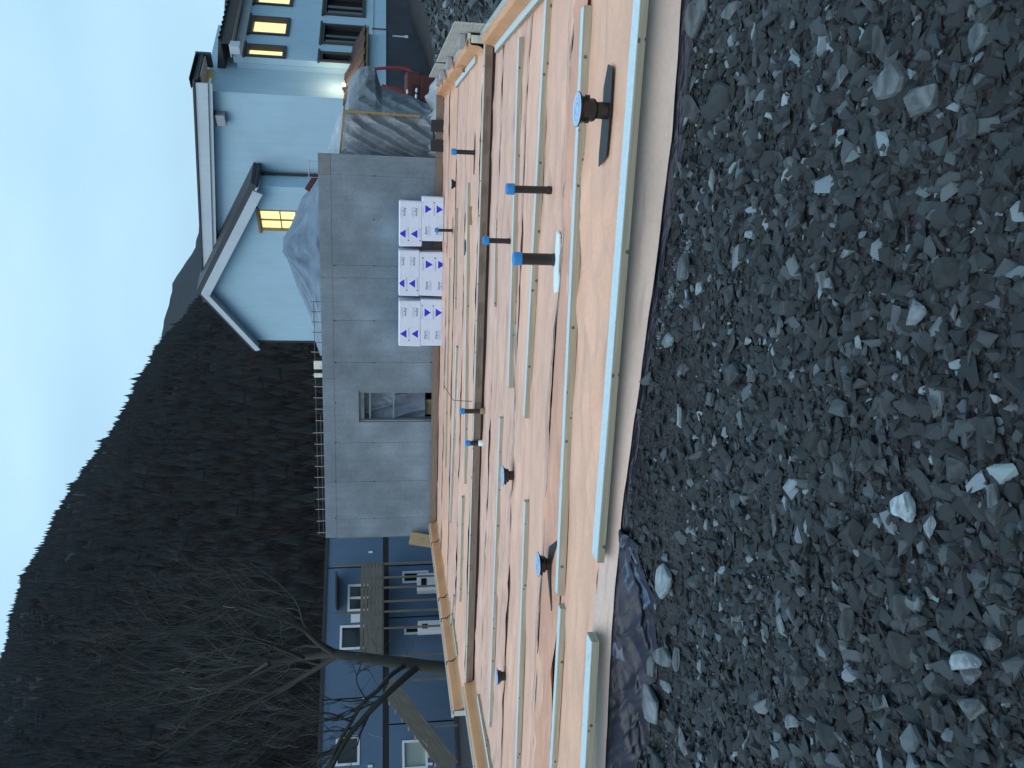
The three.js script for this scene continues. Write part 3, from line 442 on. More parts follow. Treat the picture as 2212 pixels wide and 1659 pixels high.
// ================================================================ insulation packs with print
const packTex = (seed, flip) => {
  const W = 512, H = 256, cv = document.createElement('canvas'); cv.width = W; cv.height = H; const c = cv.getContext('2d'); const R = rng(seed);
  c.fillStyle = 'rgb(226,229,232)'; c.fillRect(0, 0, W, H);
  for (let k = 0; k < 30; k++) { c.fillStyle = `rgba(200,206,214,${0.2 * R()})`; c.fillRect(R() * W, R() * H, 40 + R() * 120, 4 + R() * 16); }
  if (flip) { c.translate(W, H); c.rotate(Math.PI); }
  const o = -30 + R() * 40;
  for (let k = -1; k < 3; k++) {
    const y = o + k * 142 + 20;
    c.fillStyle = 'rgb(28,34,66)'; c.font = 'italic bold 40px sans-serif'; c.fillText('Styro', 62, y + 64);
    c.fillStyle = 'rgb(168,178,200)'; for (let l = 0; l < 4; l++) c.fillRect(58, y + 76 + l * 9, 128 - (l % 2) * 24, 4);
    c.fillStyle = 'rgb(120,130,158)'; c.fillRect(300, y + 2, 130, 4); c.fillRect(300, y + 9, 96, 3); c.beginPath(); c.arc(452, y + 4, 9, 0, 7); c.fillStyle = 'rgb(70,80,110)'; c.fill();
    c.fillStyle = 'rgb(40,40,190)'; c.beginPath(); c.moveTo(326, y + 36); c.lineTo(424, y + 36); c.lineTo(375, y + 118); c.closePath(); c.fill();
    c.strokeStyle = 'rgb(188,196,214)'; c.lineWidth = 2; c.strokeRect(292, y + 20, 170, 112);
  }
  const t = new THREE.CanvasTexture(cv); t.colorSpace = THREE.SRGBColorSpace; return t;
};
const packBase = phys(lin(0.66, 0.72, 0.84), 0.4, { bumpMap: plasBump, bumpScale: 0.004 });
{
  const zf = -18.32; let n = 0;
  for (const [v0, v1, d0, d1, flip, label] of [
    [862, 911.5, 433, 533, true, 'white printed insulation pack, offset top of the stack behind the small pipe'], [911.5, 958, 424, 522, false, 'white printed insulation pack, bottom of the offset stack behind the small pipe'],
    [861, 906, 540, 640, true, 'white printed insulation pack on top of the middle stack'], [906, 959, 544, 640, false, 'white printed insulation pack, bottom of the middle stack'],
    [861, 909, 650, 748, true, 'white printed insulation pack on top of the stack nearest the doorway'], [909, 958, 647, 747, false, 'white printed insulation pack, bottom of the stack nearest the doorway']]) {
    const a = gz(v1, d1, zf), b = gz(v0, d0, zf); const w = b.x - a.x, h = b.y - a.y, bot = Math.max(Y2 + 0.012, a.y), R = rng(900 + n);
    const t = thing('insulation_pack', label, 'pack', V3((a.x + b.x) / 2, bot, zf - 0.3 + (flip ? 0.004 : 0)), 'printed insulation packs'); const hh = b.y - bot - 0.004;
    const g = new RoundedBoxGeometry(w, hh, 0.6, 3, 0.03); const p = g.attributes.position; for (let i = 0; i < p.count; i++) { const x = p.getX(i), y = p.getY(i); p.setX(i, x * (1 + 0.012 * Math.sin(y * 9 + n))); } g.computeVertexNormals();
    part(t, 'wrapped_bundle', g, packBase, 0, hh / 2, 0);
    const f = sheet(24, 14, (u, v) => V3((u - 0.5) * (w - 0.05), 0.02 + v * (hh - 0.04), 0.302 + 0.006 * fbm(u * 8, v * 6, 3, 950 + n)));
    part(t, 'printed_face', f, phys(lin(0.74, 0.80, 0.92), 0.4, { map: packTex(900 + n, flip), bumpMap: plasBump, bumpScale: 0.003, ...DS })); n++;
  }
}

// ================================================================ concrete building
const ZW = ZB - 0.06;
{
  const xl = gz(800, 1159, ZW).x, xr = gz(800, 335, ZW).x, yt = gz(694, 700, ZW).y, yb = -0.3, yj = gz(720, 700, ZW).y, X = py => gz(800, py, ZW).x, TH = 0.24;
  const t = thing('concrete_building', 'bare cast concrete building with formwork joints, doorway and rebar on top', 'building', V3((xl + xr) / 2, yb, ZW));
  const js = [335, 380, 574, 601, 693, 783, 956, 1040, 1120, 1159], gap = 0.0028;
  const dx0 = X(912), dx1 = X(843), dy1 = gz(775, 880, ZW).y;
  for (let i = 0; i < js.length - 1; i++) {
    const b = X(js[i]) - (i ? gap : 0), a = X(js[i + 1]) + (i < js.length - 2 ? gap : 0), m = i === 2 ? M.conc : M.conc, z1 = ZW + (i === 2 ? 0.006 : 0);
    if (a < dx0 && b > dx1) wpart(t, 'wall_panel', polyPlate([[a, yb], [dx0, yb], [dx0, dy1], [dx1, dy1], [dx1, yb], [b, yb], [b, yj - gap], [a, yj - gap]], ZW - TH, z1), m);
    else wpart(t, 'wall_panel', polyPlate(rectPts(a, b, yb, yj - gap), ZW - TH, z1), m);
    wpart(t, 'joint_backing', boxAt(a - 0.03, a + 0.03, yb, yj, ZW - 0.06, ZW - 0.012), M.concDark);
  }
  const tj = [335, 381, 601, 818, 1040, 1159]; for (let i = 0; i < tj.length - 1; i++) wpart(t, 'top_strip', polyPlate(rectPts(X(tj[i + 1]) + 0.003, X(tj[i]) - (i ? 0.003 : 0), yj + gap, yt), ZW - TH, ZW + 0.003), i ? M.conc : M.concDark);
  wpart(t, 'joint_backing', boxAt(xl, xr, yj - 0.03, yj + 0.03, ZW - 0.066, ZW - 0.013), M.concDark);
  const tieDisc = new THREE.CylinderGeometry(0.017, 0.017, 0.012, 10); tieDisc.rotateX(Math.PI / 2);  // black discs stand in for the shade inside the tie holes
  for (const [py, vs] of [[380, [808]], [475, [808]], [574, [722, 808]], [693, [722, 808]], [783, [725, 808, 931]], [870, [725]], [956, [725, 808, 931]], [1040, [725, 808, 931]], [1120, [725, 808, 931]]]) for (const v of vs) { const q = gz(v, py, ZW); const o = part(t, 'tie_hole_disc', tieDisc, M.black); o.position.set(q.x, q.y, ZW + 0.001).sub(t.position); }
  // other walls of the shell and its floor
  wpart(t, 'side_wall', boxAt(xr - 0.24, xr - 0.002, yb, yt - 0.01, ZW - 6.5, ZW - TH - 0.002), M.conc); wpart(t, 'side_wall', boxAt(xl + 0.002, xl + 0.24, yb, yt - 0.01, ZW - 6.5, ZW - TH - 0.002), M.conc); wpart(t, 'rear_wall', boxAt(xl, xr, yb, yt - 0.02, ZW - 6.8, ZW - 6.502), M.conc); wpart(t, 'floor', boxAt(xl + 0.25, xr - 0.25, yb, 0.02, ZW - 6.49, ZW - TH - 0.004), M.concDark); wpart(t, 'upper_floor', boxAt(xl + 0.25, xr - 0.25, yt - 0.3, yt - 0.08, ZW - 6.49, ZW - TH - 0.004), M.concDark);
  // doorway: timber lining, plastic curtain, battens and a stack of stuff inside
  const lin_ = 0.1; const door = part(t, 'doorway_frame', mergeGeometries([boxAt(dx0 + 0.002, dx0 + 0.05, yb, dy1 - 0.002, ZW - 0.3, ZW - 0.03, 'y'), boxAt(dx1 - 0.075, dx1 - 0.002, yb, dy1 - 0.002, ZW - 0.3, ZW - 0.03, 'y'), boxAt(dx0 + 0.051, dx1 - 0.076, dy1 - 0.13, dy1 - 0.002, ZW - 0.29, ZW - 0.08, 'x')]), M.doorWood); door.position.sub(t.position);
  const cu = part(t, 'plastic_curtain', sheet(40, 60, (u, v) => V3(lerp(dx0 + 0.05, dx1 - 0.08, u), lerp(0.5, dy1 - 0.1, v), ZW - 0.16 - 0.08 * fbm(u * 3 + v * 2, v * 3 - u, 4, 1001) - 0.09 * Math.abs(Math.sin(u * 5 + v * 4 + 2 * fbm(u * 2, v * 2, 2, 1003)))), 0.8, 1.4), M.plastic); cu.position.sub(t.position);
  for (const v of [802, 848]) { const q = gz(v - (v > 830 ? 20 : 12), 880, ZW); wpart(t, 'curtain_batten', boxAt(dx0 + 0.05, dx1 - 0.08, q.y - 0.02 - (v > 830 ? 0.25 : 0.1), q.y + 0.015 - (v > 830 ? 0.25 : 0.1), ZW - 0.13, ZW - 0.1, 'x'), M.doorWood); }
  wpart(t, 'stored_board', boxAt(dx0 + 0.08, dx1 - 0.35, 0.03, 0.62, ZW - 0.5, ZW - 0.36), M.woodOld);
  // rebar stubs along the top
  const R = rng(1100); for (let py = 764; py < 1158; py += 23.5 + 4 * (R() - 0.5)) { const x = X(py), h = 0.2 + 0.08 * R(), b = gz(694, py, ZW - 0.12).y; wpart(t, 'rebar', tube([V3(x, yt - 0.03, ZW - 0.12), V3(x + 0.02 * (R() - 0.5), yt + h, ZW - 0.12)], [0.009, 0.009], 6), M.zinc); }
  for (let py = 655; py < 765; py += 22) wpart(t, 'rebar', tube([V3(X(py), yt - 0.03, ZW - 0.12), V3(X(py), yt + 0.24, ZW - 0.12)], [0.008, 0.008], 6), M.steel);
  for (const [a, b, y] of [[1157, 655, 0.17], [1157, 900, 0.06]]) wpart(t, 'rebar', tube([V3(X(a), yt + y, ZW - 0.135), V3(X(b), yt + y + 0.01, ZW - 0.135)], [0.008, 0.008], 6), M.steel);
  solo('timber_offcut', 'pale timber offcut resting between the rebar on the concrete wall', 'offcut', box(0.2, 0.2, 0.06, 'y', 0.004), M.wood, V3(X(790), yt + 0.1, ZW - 0.06)); solo('timber_offcut', 'narrow pale offcut resting beside the larger one on the concrete wall', 'offcut', box(0.1, 0.2, 0.06, 'y', 0.004), M.wood, V3(X(812), yt + 0.1, ZW - 0.06));

  // plastic tent over the building
  const tp = thing('plastic_tarpaulin', 'grey plastic tarpaulin draped to a peak over the concrete building', 'tarpaulin', V3(gz(690, 560, ZW).x, yt, ZW - 1.5));
  const sil = [[390, 689], [406, 670.5], [428, 651], [454, 641.7], [487, 628], [515, 611.6], [539, 611.6], [543, 609], [558, 619.8], [588, 630.8], [621, 641.7], [662, 661], [708, 678.7], [736, 681], [769, 692]];
  const zr = ZW - 1.7, topP = py => { const q = gz(interp(sil, py), py, zr); return q; };
  const fold = (u, v, s) => { const pk = 0.40; const a = (u - pk) / (0.12 + v); return 0.17 * Math.sin(a * 26 + 5 * fbm(u * 4, v * 3, 2, s)) * v * Math.exp(-Math.abs(u - pk - 0.06) * 5) + 0.14 * (fbm(u * 9, v * 4, 4, s + 2) - 0.5) * Math.sin(v * Math.PI * 0.9); };
  const apron = (zf, s, sg) => sheet(150, 40, (u, v) => { const py = lerp(390, 769, u), q = topP(py), b = V3(X(py), yt - 0.03 + (sg < 0 ? 0 : 0.0), zf); const k = Math.pow(v, 0.92); return V3(lerp(q.x, b.x, k), lerp(q.y, b.y, k), lerp(q.z, b.z, k) + sg * fold(u, v, s)); }, 7, 2.5);
  wpart(tp, 'front_drape', apron(ZW - 0.2, 1201, 1), M.plastic); wpart(tp, 'rear_drape', apron(ZW - 5.5, 1211, -1), M.plastic);
  const pk = topP(541); wpart(tp, 'ridge_prop', boxAt(pk.x - 0.04, pk.x + 0.04, yt - 0.09, pk.y - 0.04, zr - 0.04, zr + 0.04, 'y'), M.batten); wpart(tp, 'ridge_prop', boxAt(topP(516).x - 0.04, topP(516).x + 0.04, yt - 0.09, topP(516).y - 0.04, zr - 0.04, zr + 0.04, 'y'), M.batten);

  // plastic covered scaffold to the right of it
  const zt = ZW - 0.45, sc = thing('plastic_covered_scaffold', 'timber scaffold wrapped in wrinkled clear plastic beside the concrete building', 'scaffold', V3(gz(908, 280, zt).x, ground(1.5, zt), zt));
  const C = (a, b, z) => gz(a, b, z);
  const ridge = (x, p) => Math.pow(1 - Math.abs((((x + p) % 1) + 1) % 1 - 0.5) * 2, 1.4);
  wpart(sc, 'front_drape', sheet(70, 90, (u, v) => { const A = C(736, 340, zt).lerp(C(745, 240, zt), u), B = C(936, 340, zt).lerp(C(934, 252, zt), u); const q = A.lerp(B, v); const ph = v * 3.4 - 3.0 * Math.pow(1 - u, 1.5) + 0.7 * fbm(u * 2, v * 2, 3, 1301); q.z += 0.16 * ridge(ph, 0.2) * Math.min(1, (1 - u) * 4 + 0.05) * Math.min(1, v * 5) + 0.06 * (fbm(u * 7, v * 7, 3, 1303) - 0.5); return q; }, 1.2, 2), M.plasticGrey);
  wpart(sc, 'top_drape', sheet(50, 30, (u, v) => { const A = C(736, 340, zt).lerp(C(745, 240, zt), u), top = C(interp([[0, 697], [0.33, 713], [1, 731.6]], u), lerp(340, 244, u), zt - 1.7); const q = A.lerp(top, v); q.y += 0.07 * (fbm(u * 6, v * 5 + u * 3, 3, 1311) - 0.5); return q; }, 1.2, 1.5), M.plasticWhite);
  const rb = [[745, 232], [751, 204], [752.5, 178], [763.5, 160], [775.7, 146], [794, 142], [811, 145], [816, 165], [822, 185], [861, 199], [892, 209], [917, 222]];
  wpart(sc, 'side_drape', sheet(60, 90, (u, v) => { const A = C(745, 240, zt).lerp(C(932, 252, zt), v), V = lerp(745, 930, v); const B = C(V, interp(rb, V), zt - 1.5); const q = A.lerp(B, u); q.z += 0.16 * (fbm(u * 4 + v * 2, v * 6 - u * 3, 4, 1321) - 0.5) * Math.sin(u * 2.2) + 0.13 * ridge(v * 3 + u * 1.8 + fbm(u * 2, v * 2, 2, 1323), 0) * Math.sin(u * Math.PI); return q; }, 2, 2), M.plasticGrey);
  const yg = ground(1.5, zt) - 0.05;
  for (const [a, b, z] of [[745, 240, zt + 0.05], [745, 336, zt - 0.06], [760, 240, zt - 1.5], [745, 336, zt - 1.6]]) { const q = C(a, b, z), e = C(908, b + (b < 300 ? 12 : 0), z); wpart(sc, 'upright', bar(q, V3(e.x, z > zt ? e.y : yg, e.z), 0.05, 0.05, V3(0, 0, 1)), M.batten); }
  wpart(sc, 'top_beam', bar(C(737, 338, zt - 0.05), C(746, 240, zt - 0.05), 0.05, 0.1), M.batten);
  for (let k = 0; k < 3; k++) { const g = sheet(30, 30, (u, v) => V3((u - 0.5) * 0.9, 0.28 * Math.exp(-((u - 0.5) ** 2 + (v - 0.5) ** 2) * 9) * (0.5 + fbm(u * 5, v * 5, 4, 1350 + k)) - 0.03, (v - 0.5) * 0.8)); solo('crumpled_sheeting', 'crumpled pale plastic sheeting heaped at the foot of the wrapped scaffold', 'sheeting', g, M.plasticWhite, V3([0.55, 1.15, 1.75][k], 0.22 + 0.05 * k, ZB - 0.5 - 0.15 * k), 'crumpled sheeting by the scaffold'); }
}

// ================================================================ houses (one frame: x along the gable to the right, z towards the viewer)
const turnOf = d => Math.atan2(-d.z, d.x);
const GX = rel(143.4), GZ = V3(GX.x, 0, GX.z).cross(V3(0, 1, 0));
const frameAt = (P) => ({ P, X: GX, Z: GZ });
const hitZ = (f, px, py, z0 = 0) => { const r = ray(px, py), o = CAM.clone().sub(f.P); const t = (z0 - o.dot(f.Z)) / r.dot(f.Z); const q = o.addScaledVector(r, t); return { x: q.dot(f.X), y: q.y, w: q }; };
const hitX = (f, px, py, x0 = 0) => { const r = ray(px, py), o = CAM.clone().sub(f.P); const t = (x0 - o.dot(f.X)) / r.dot(f.X); const q = o.addScaledVector(r, t); return { z: q.dot(f.Z), y: q.y, w: q }; };
function tileRow(parent, n, pos, rot, w, len, mat) { const g = sheet(6, 3, (u, v) => V3((u - 0.5) * w * 1.06, 0.045 * Math.sin(u * Math.PI * 1.6 + 0.2) + 0.02, -v * len)); for (let k = 0; k < n; k++) { const o = part(parent, 'roof_tile', g, mat, ...pos(k)); if (rot) o.rotation.set(...rot); } }
const P1 = gw(832, 412, 31); P1.y = 0; const F1 = frameAt(P1);
const L1 = -hitX(F1, 700, 378).z; // how far the front gable stands out from the larger house
const tileMat = std(lin(0.05, 0.055, 0.065), 0.5, DS);
{
  const t = thing('gabled_house', 'white house with dark roof edge, lit window and steep asymmetric gable', 'house', P1, null, turnOf(GX));
  const ap = hitZ(F1, 441, 617), le = hitZ(F1, 552, 735), re = hitZ(F1, 552, 412), yb = -0.8;
  const w0 = hitZ(F1, 565, 497), w1 = hitZ(F1, 655, 456);
  const pitchR = (ap.y - re.y) / (0 - ap.x), pitchL = (ap.y - le.y) / (ap.x - le.x);
  part(t, 'gable_wall', polyPlate([[le.x, yb], [0, yb], [0, re.y], [ap.x, ap.y], [le.x, le.y]], -0.25, 0, [rectPts(w0.x, w1.x, w1.y, w0.y)]), M.wall);
  part(t, 'side_wall', boxAt(-0.25, -0.004, yb, re.y, -L1 - 0.2, -0.252), M.wall); part(t, 'side_wall', boxAt(le.x + 0.002, le.x + 0.25, yb, le.y, -L1 - 4, -0.252), M.wall);
  const slope = (x0, y0, x1, y1, z0, z1, lo, hi) => { const d = Math.hypot(x1 - x0, y1 - y0), nx = -(y1 - y0) / d, ny = (x1 - x0) / d, s = ny < 0 ? -1 : 1; return polyPlate([[x0 + nx * lo * s, y0 + ny * lo * s], [x1 + nx * lo * s, y1 + ny * lo * s], [x1 + nx * hi * s, y1 + ny * hi * s], [x0 + nx * hi * s, y0 + ny * hi * s]], z0, z1); };
  const ro = 0.35, lo = 0.35, rx = ro, ry = re.y - pitchR * ro, lx = le.x - lo * 0.6, ly = le.y - pitchL * lo * 0.6;
  const rf = part(t, 'roof', slope(ap.x, ap.y, rx, ry, -L1, 0.42, 0.02, 0.26), M.roof); part(t, 'roof', slope(lx, ly, ap.x, ap.y, -L1 - 4, 0.42, 0.02, 0.2), M.roof);
  part(t, 'verge_board', slope(ap.x, ap.y, rx - 0.25, ry + pitchR * 0.25, 0.42, 0.46, -0.30, 0.06), M.trim); part(t, 'verge_board', slope(lx, ly, ap.x, ap.y, 0.425, 0.465, -0.16, 0.08), M.trim);
  part(t, 'soffit', slope(ap.x, ap.y, rx, ry, 0.002, 0.419, -0.06, 0.018), M.trim); part(t, 'soffit', slope(lx, ly, ap.x, ap.y, 0.002, 0.419, -0.06, 0.018), M.trim);
  part(t, 'gutter', tube([V3(rx + 0.04, ry + 0.03, 0.5), V3(rx + 0.04, ry + 0.03, -L1 + 0.02)], [0.075, 0.075], 8), M.darkTrim); part(t, 'downpipe', tube([V3(0.06, ry, -L1 + 0.12), V3(0.06, yb, -L1 + 0.12)], [0.05, 0.05], 8), M.darkTrim); part(t, 'downpipe', tube([V3(le.x - 0.05, le.y - 0.1, 0.02), V3(le.x - 0.05, yb, 0.02)], [0.045, 0.045], 8), M.darkTrim);
  const win = part(t, 'window', boxAt(w0.x + 0.004, w1.x - 0.004, w1.y + 0.004, w0.y - 0.004, -0.14, -0.12), M.lit); const fr = [];
  const fw = 0.045, mx = lerp(w0.x, w1.x, 0.46); part(win, 'frame', mergeGeometries([boxAt(w0.x, w0.x + fw, w1.y, w0.y, -0.12, 0.02), boxAt(w1.x - fw, w1.x, w1.y, w0.y, -0.12, 0.02), boxAt(w0.x + fw, w1.x - fw, w0.y - fw, w0.y, -0.12, 0.02)]), M.woodOld); part(win, 'mullion', boxAt(mx - 0.02, mx + 0.02, w1.y, w0.y - fw, -0.118, -0.05), M.woodOld);
  for (const v of [606, 640]) { const y = hitZ(F1, v, 476).y; part(win, 'glazing_bar', boxAt(w0.x + fw, w1.x - fw, y - 0.02, y + 0.02, -0.117, -0.06), M.woodOld); }
  part(win, 'head_board', boxAt(w0.x - 0.12, w1.x + 0.12, w0.y + 0.002, w0.y + 0.1, 0.002, 0.06), M.woodOld);
}
const P2 = (() => { const q = hitZ(F1, 832, 218, -L1 - 0.02); return P1.clone().add(q.w); })(); P2.y = 0; const F2 = frameAt(P2);
const LAMP = hitX(F2, 737, 193, 0);
{
  const t = thing('tall_house', 'tall white house with flat pale verge, wall vent and lamp glow on its side', 'house', P2, null, turnOf(GX));
  const a = hitZ(F2, 427, 232), b = hitZ(F2, 440, 540), k = (a.y - b.y) / (a.x - b.x), yv = x => a.y + k * (x - a.x), xl = hitZ(F2, 600, 640).x, yb = -0.8, zR = hitX(F2, 600, 126).z, ev = hitX(F2, 448, 218), yE = yv(0), zE2 = Math.max(zR, hitX(F2, 448, 119, 0.6).z);
  part(t, 'gable_wall', polyPlate([[xl, yb], [0, yb], [0, yE - 0.1], [xl, yv(xl) - 0.1]], -0.25, 0), M.wall);
  part(t, 'side_wall', boxAt(-0.25, -0.002, yb, yE - 0.2, zR - 2.0, -0.252), M.wall); part(t, 'plinth', boxAt(xl, 0.03, yb, 1.15, 0.002, 0.05), M.plinth);
  part(t, 'verge_board', polyPlate([[xl, yv(xl) - 0.42], [0.55, yv(0.55) - 0.42], [0.55, yv(0.55) - 0.02], [xl, yv(xl) - 0.02]], 0.36, 0.4), M.trim);
  part(t, 'verge_board', polyPlate([[xl, yv(xl) - 0.56], [0.5, yv(0.5) - 0.56], [0.5, yv(0.5) - 0.424], [xl, yv(xl) - 0.424]], 0.3, 0.34), M.trim); part(t, 'soffit', polyPlate([[xl, yv(xl) - 0.5], [0.5, yv(0.5) - 0.5], [0.5, yv(0.5) - 0.44], [xl, yv(xl) - 0.44]], 0.002, 0.298), M.trim);
  part(t, 'roof', polyPlate([[xl, yv(xl)], [0.62, yv(0.62)], [0.62, yv(0.62) + 0.07], [xl, yv(xl) + 0.07]], zE2 - 0.03, 0.44), M.roof);
  part(t, 'fascia', boxAt(0.56, 0.62, yE - 0.17, yE - 0.02, zE2, 0.3), M.darkTrim); part(t, 'eave_soffit', boxAt(0.004, 0.558, yE - 0.22, yE - 0.18, zE2, -0.02), std(lin(0.62, 0.55, 0.56), 0.7)); part(t, 'frieze_board', boxAt(0.002, 0.03, yE - 0.42, yE - 0.222, zE2, -0.05), std(lin(0.78, 0.66, 0.28), 0.6));  // the frieze yellow is warm light under the eave, painted into its colour
  tileRow(t, 16, i => [0.64, yE + 0.05, 0.25 + (i + 0.5) * (zE2 - 0.25) / 16], [0, Math.PI / 2, 0], 0.3, 0.4, tileMat);
  part(t, 'gable_return', boxAt(0.1, 0.64, yE - 0.4, yE + 0.12, zE2 - 0.13, zE2 - 0.032), M.roof);
  const v0 = hitZ(F2, 470, 262), v1 = hitZ(F2, 487, 240); const vt = part(t, 'wall_vent', boxAt(v0.x, v1.x, v1.y, v0.y, 0.003, 0.28, null, 0.02), M.zinc); part(vt, 'vent_hood', boxAt(v0.x - 0.02, v1.x + 0.02, v0.y + 0.002, v0.y + 0.03, 0.003, 0.32), M.darkTrim);
  for (let i = 1; i < 5; i++) part(t, 'panel_seam', boxAt(xl * i / 5 - 0.006, xl * i / 5 + 0.006, yb, yv(xl * i / 5) - 0.6, 0.001, 0.006), M.trim);
}
{ // lamp on the side wall, just above the porch roof
  const q = P2.clone().addScaledVector(GX, 0.05).addScaledVector(GZ, LAMP.z); const t = thing('wall_lamp', 'small lit wall lamp above the red tiled porch roof', 'lamp', V3(q.x, LAMP.y - 0.12, q.z), null, turnOf(GX));
  part(t, 'back_plate', box(0.05, 0.16, 0.12, null, 0.01), M.darkTrim, -0.01, 0, 0); part(t, 'lamp_glass', new THREE.SphereGeometry(0.07, 16, 12), new THREE.MeshStandardMaterial({ color: lin(0.5, 0.45, 0.35), emissive: lin(1, 0.8, 0.45), emissiveIntensity: 3 }), 0.14, 0.02, 0);
  const pl = new THREE.PointLight(new THREE.Color().setRGB(1, 0.78, 0.46), 2.3, 0, 2); pl.position.set(0.6, 0.24, 0); pl.castShadow = true; t.add(pl);
}
{ // porch with red-brown tiles under the lamp
  const z0 = hitX(F2, 740, 236).z, z1 = hitX(F2, 760, 128).z, yt = hitX(F2, 736, 190).y - 0.16, ye = yt - 0.75, D = 1.3, yb = -0.5; const t = thing('lean_to_porch', 'low white porch with red brown roof tiles against the tall house', 'porch', P2, null, turnOf(GX));
  const yp = hitX(F2, 834, 170, 1).y; part(t, 'porch_wall', boxAt(0.004, D - 0.25, yp, ye - 0.06, z1, z0), M.wall); part(t, 'porch_plinth', boxAt(0.004, D - 0.29, yb, yp - 0.002, z1 + 0.02, z0 - 0.02), M.plinth); const ang = Math.atan2(yt - ye, D);
  const n = 9, rows = 4, w = (z0 - z1 + 0.3) / n, len = Math.hypot(D, yt - ye) / rows; const g = new RoundedBoxGeometry(w * 0.97, 0.05, len * 1.12, 1, 0.015);
  for (let r = 0; r < rows; r++) for (let k = 0; k < n; k++) { const s = (r + 0.5) / rows; const o = part(t, 'roof_tile', g, M.brick[(r * 5 + k * 3) % 3], D * s, lerp(yt, ye, s) + 0.03 * (k % 2) + 0.01 * r, z0 + 0.15 - (k + 0.5) * w); o.rotation.order = 'ZYX'; o.rotation.set(-0.0, 0, 0); o.rotation.y = Math.PI / 2; o.rotation.order = 'XYZ'; o.rotation.set(0, 0, -ang); o.rotateY(Math.PI / 2); }
  part(t, 'roof_deck', bar(V3(0.01, yt - 0.07, (z0 + z1) / 2), V3(D, ye - 0.07, (z0 + z1) / 2), z0 - z1 + 0.2, 0.05), M.woodOld);
}
{ // long house with two rows of windows
  const X3 = 0.45, hx = (px, py) => hitX(F2, px, py, X3); const t = thing('long_house', 'long white house with tiled eave, lit upper and dark lower windows', 'house', P2, null, turnOf(GX));
  const zL = hx(600, 127).z, zE = hx(600, -330).z, e0 = hx(508, 122), e1 = hx(535, 0), ys = (e0.y + e1.y) / 2, yw = hx(834, 60).y, yb = yw - 2.2;
  // local plate drawn in (s,y) with s = -z, then turned into the plane x = X3
  const plate = (pts, d0, d1, holes = []) => { const g = polyPlate(pts.map(q => [q[0], q[1]]), d0, d1, holes); g.rotateY(Math.PI / 2); g.translate(X3, 0, 0); return g; };
  const S = z => -z; const wins = [];
  for (const [v0, v1, d0, d1, lit] of [[552, 628, -19, 15, 1], [541, 625, 45, 79, 1], [534, 614, 106, 127.5, 1], [703, 786, -13, 27, 0], [697, 785, 51, 90, 0], [693, 782, 112, 138, 0], [575, 640, -90, -58, 1], [718, 790, -90, -58, 0]]) { const a = hx(v0, (d0 + d1) / 2), b = hx(v1, (d0 + d1) / 2), l = hx(650, d1), r = hx(650, d0); wins.push([S(l.z), S(r.z), b.y, a.y, lit]); }
  // floors line up along the facade: use the same sill and head for each row
  for (const row of [1, 0]) { const w = wins.filter(q => q[4] === row), hi = w.reduce((s, q) => s + q[3], 0) / w.length, lo = w.reduce((s, q) => s + q[2], 0) / w.length; w.forEach(q => { q[2] = lo; q[3] = hi; }); }
  const s0 = S(zL), s1 = S(zE); wins.forEach(q => { q[0] = Math.max(q[0], s0 + 0.03); });
  part(t, 'front_wall', plate([[s0, yw], [s1, yw], [s1, ys + 0.1], [s0, ys + 0.1]], -0.25, 0, wins.map(q => rectPts(q[0], q[1], q[2], q[3]))), M.wall);
  part(t, 'plinth', plate(rectPts(s0, s1, yb, yw - 0.002), -0.25, -0.03), M.plinth); part(t, 'rear_wall', plate(rectPts(s0, s1, yb, ys), -6, -5.8), M.wall); part(t, 'end_wall', boxAt(X3 - 5.79, X3 - 0.26, yb, ys, -s0 - 0.2, -s0), M.wall);
  part(t, 'belt_cable', plate(rectPts(s0, s1, hx(806, 60).y - 0.015, hx(806, 60).y + 0.015), 0.002, 0.02), M.zinc);
  part(t, 'hanging_bracket', plate([[S(hx(820, 65).z), hx(834, 65).y], [S(hx(820, 65).z) + 0.05, hx(834, 65).y], [S(hx(820, 65).z) + 0.05, hx(806, 65).y + 0.05], [S(hx(820, 65).z), hx(806, 65).y + 0.05]], 0.022, 0.05), M.steel);
  for (const q of wins) {
    const f = 0.06, w = part(t, 'window', plate(rectPts(q[0], q[1], q[2], q[3]), -0.18, -0.15), q[4] ? M.litPale : M.glassDark);
    part(w, 'frame', plate([[q[0] - 0.06, q[2] - 0.06], [q[1] + 0.06, q[2] - 0.06], [q[1] + 0.06, q[3] + 0.06], [q[0] - 0.06, q[3] + 0.06]], 0.001, 0.06, [rectPts(q[0] + f * 0.5, q[1] - f * 0.5, q[2] + f, q[3] - f * 0.5)]), M.darkTrim);
    part(w, 'reveal', plate(rectPts(q[0], q[1], q[2], q[3]).map(v => v), -0.149, 0.0005, [rectPts(q[0] + 0.03, q[1] - 0.03, q[2] + 0.03, q[3] - 0.03)]), M.darkTrim);
    part(w, 'head_board', plate(rectPts(q[0] - 0.14, q[1] + 0.14, q[3] + 0.062, q[3] + 0.14), 0.001, 0.1), M.darkTrim);
    if (!q[4]) part(w, 'centre_mullion', plate(rectPts((q[0] + q[1]) / 2 - 0.02, (q[0] + q[1]) / 2 + 0.02, q[2] + 0.03, q[3] - 0.03), -0.149, -0.1), M.darkTrim);
  }
  part(t, 'soffit', boxAt(X3 + 0.002, X3 + 0.5, ys + 0.12, ys + 0.16, -s1, -s0 + 0.1), M.trim); part(t, 'frieze_board', plate(rectPts(s0, s1, ys - 0.22, ys + 0.098), 0.002, 0.04), M.trim); part(t, 'fascia', boxAt(X3 + 0.5, X3 + 0.56, ys + 0.1, ys + 0.42, -s1, -s0 + 0.1), M.darkTrim);
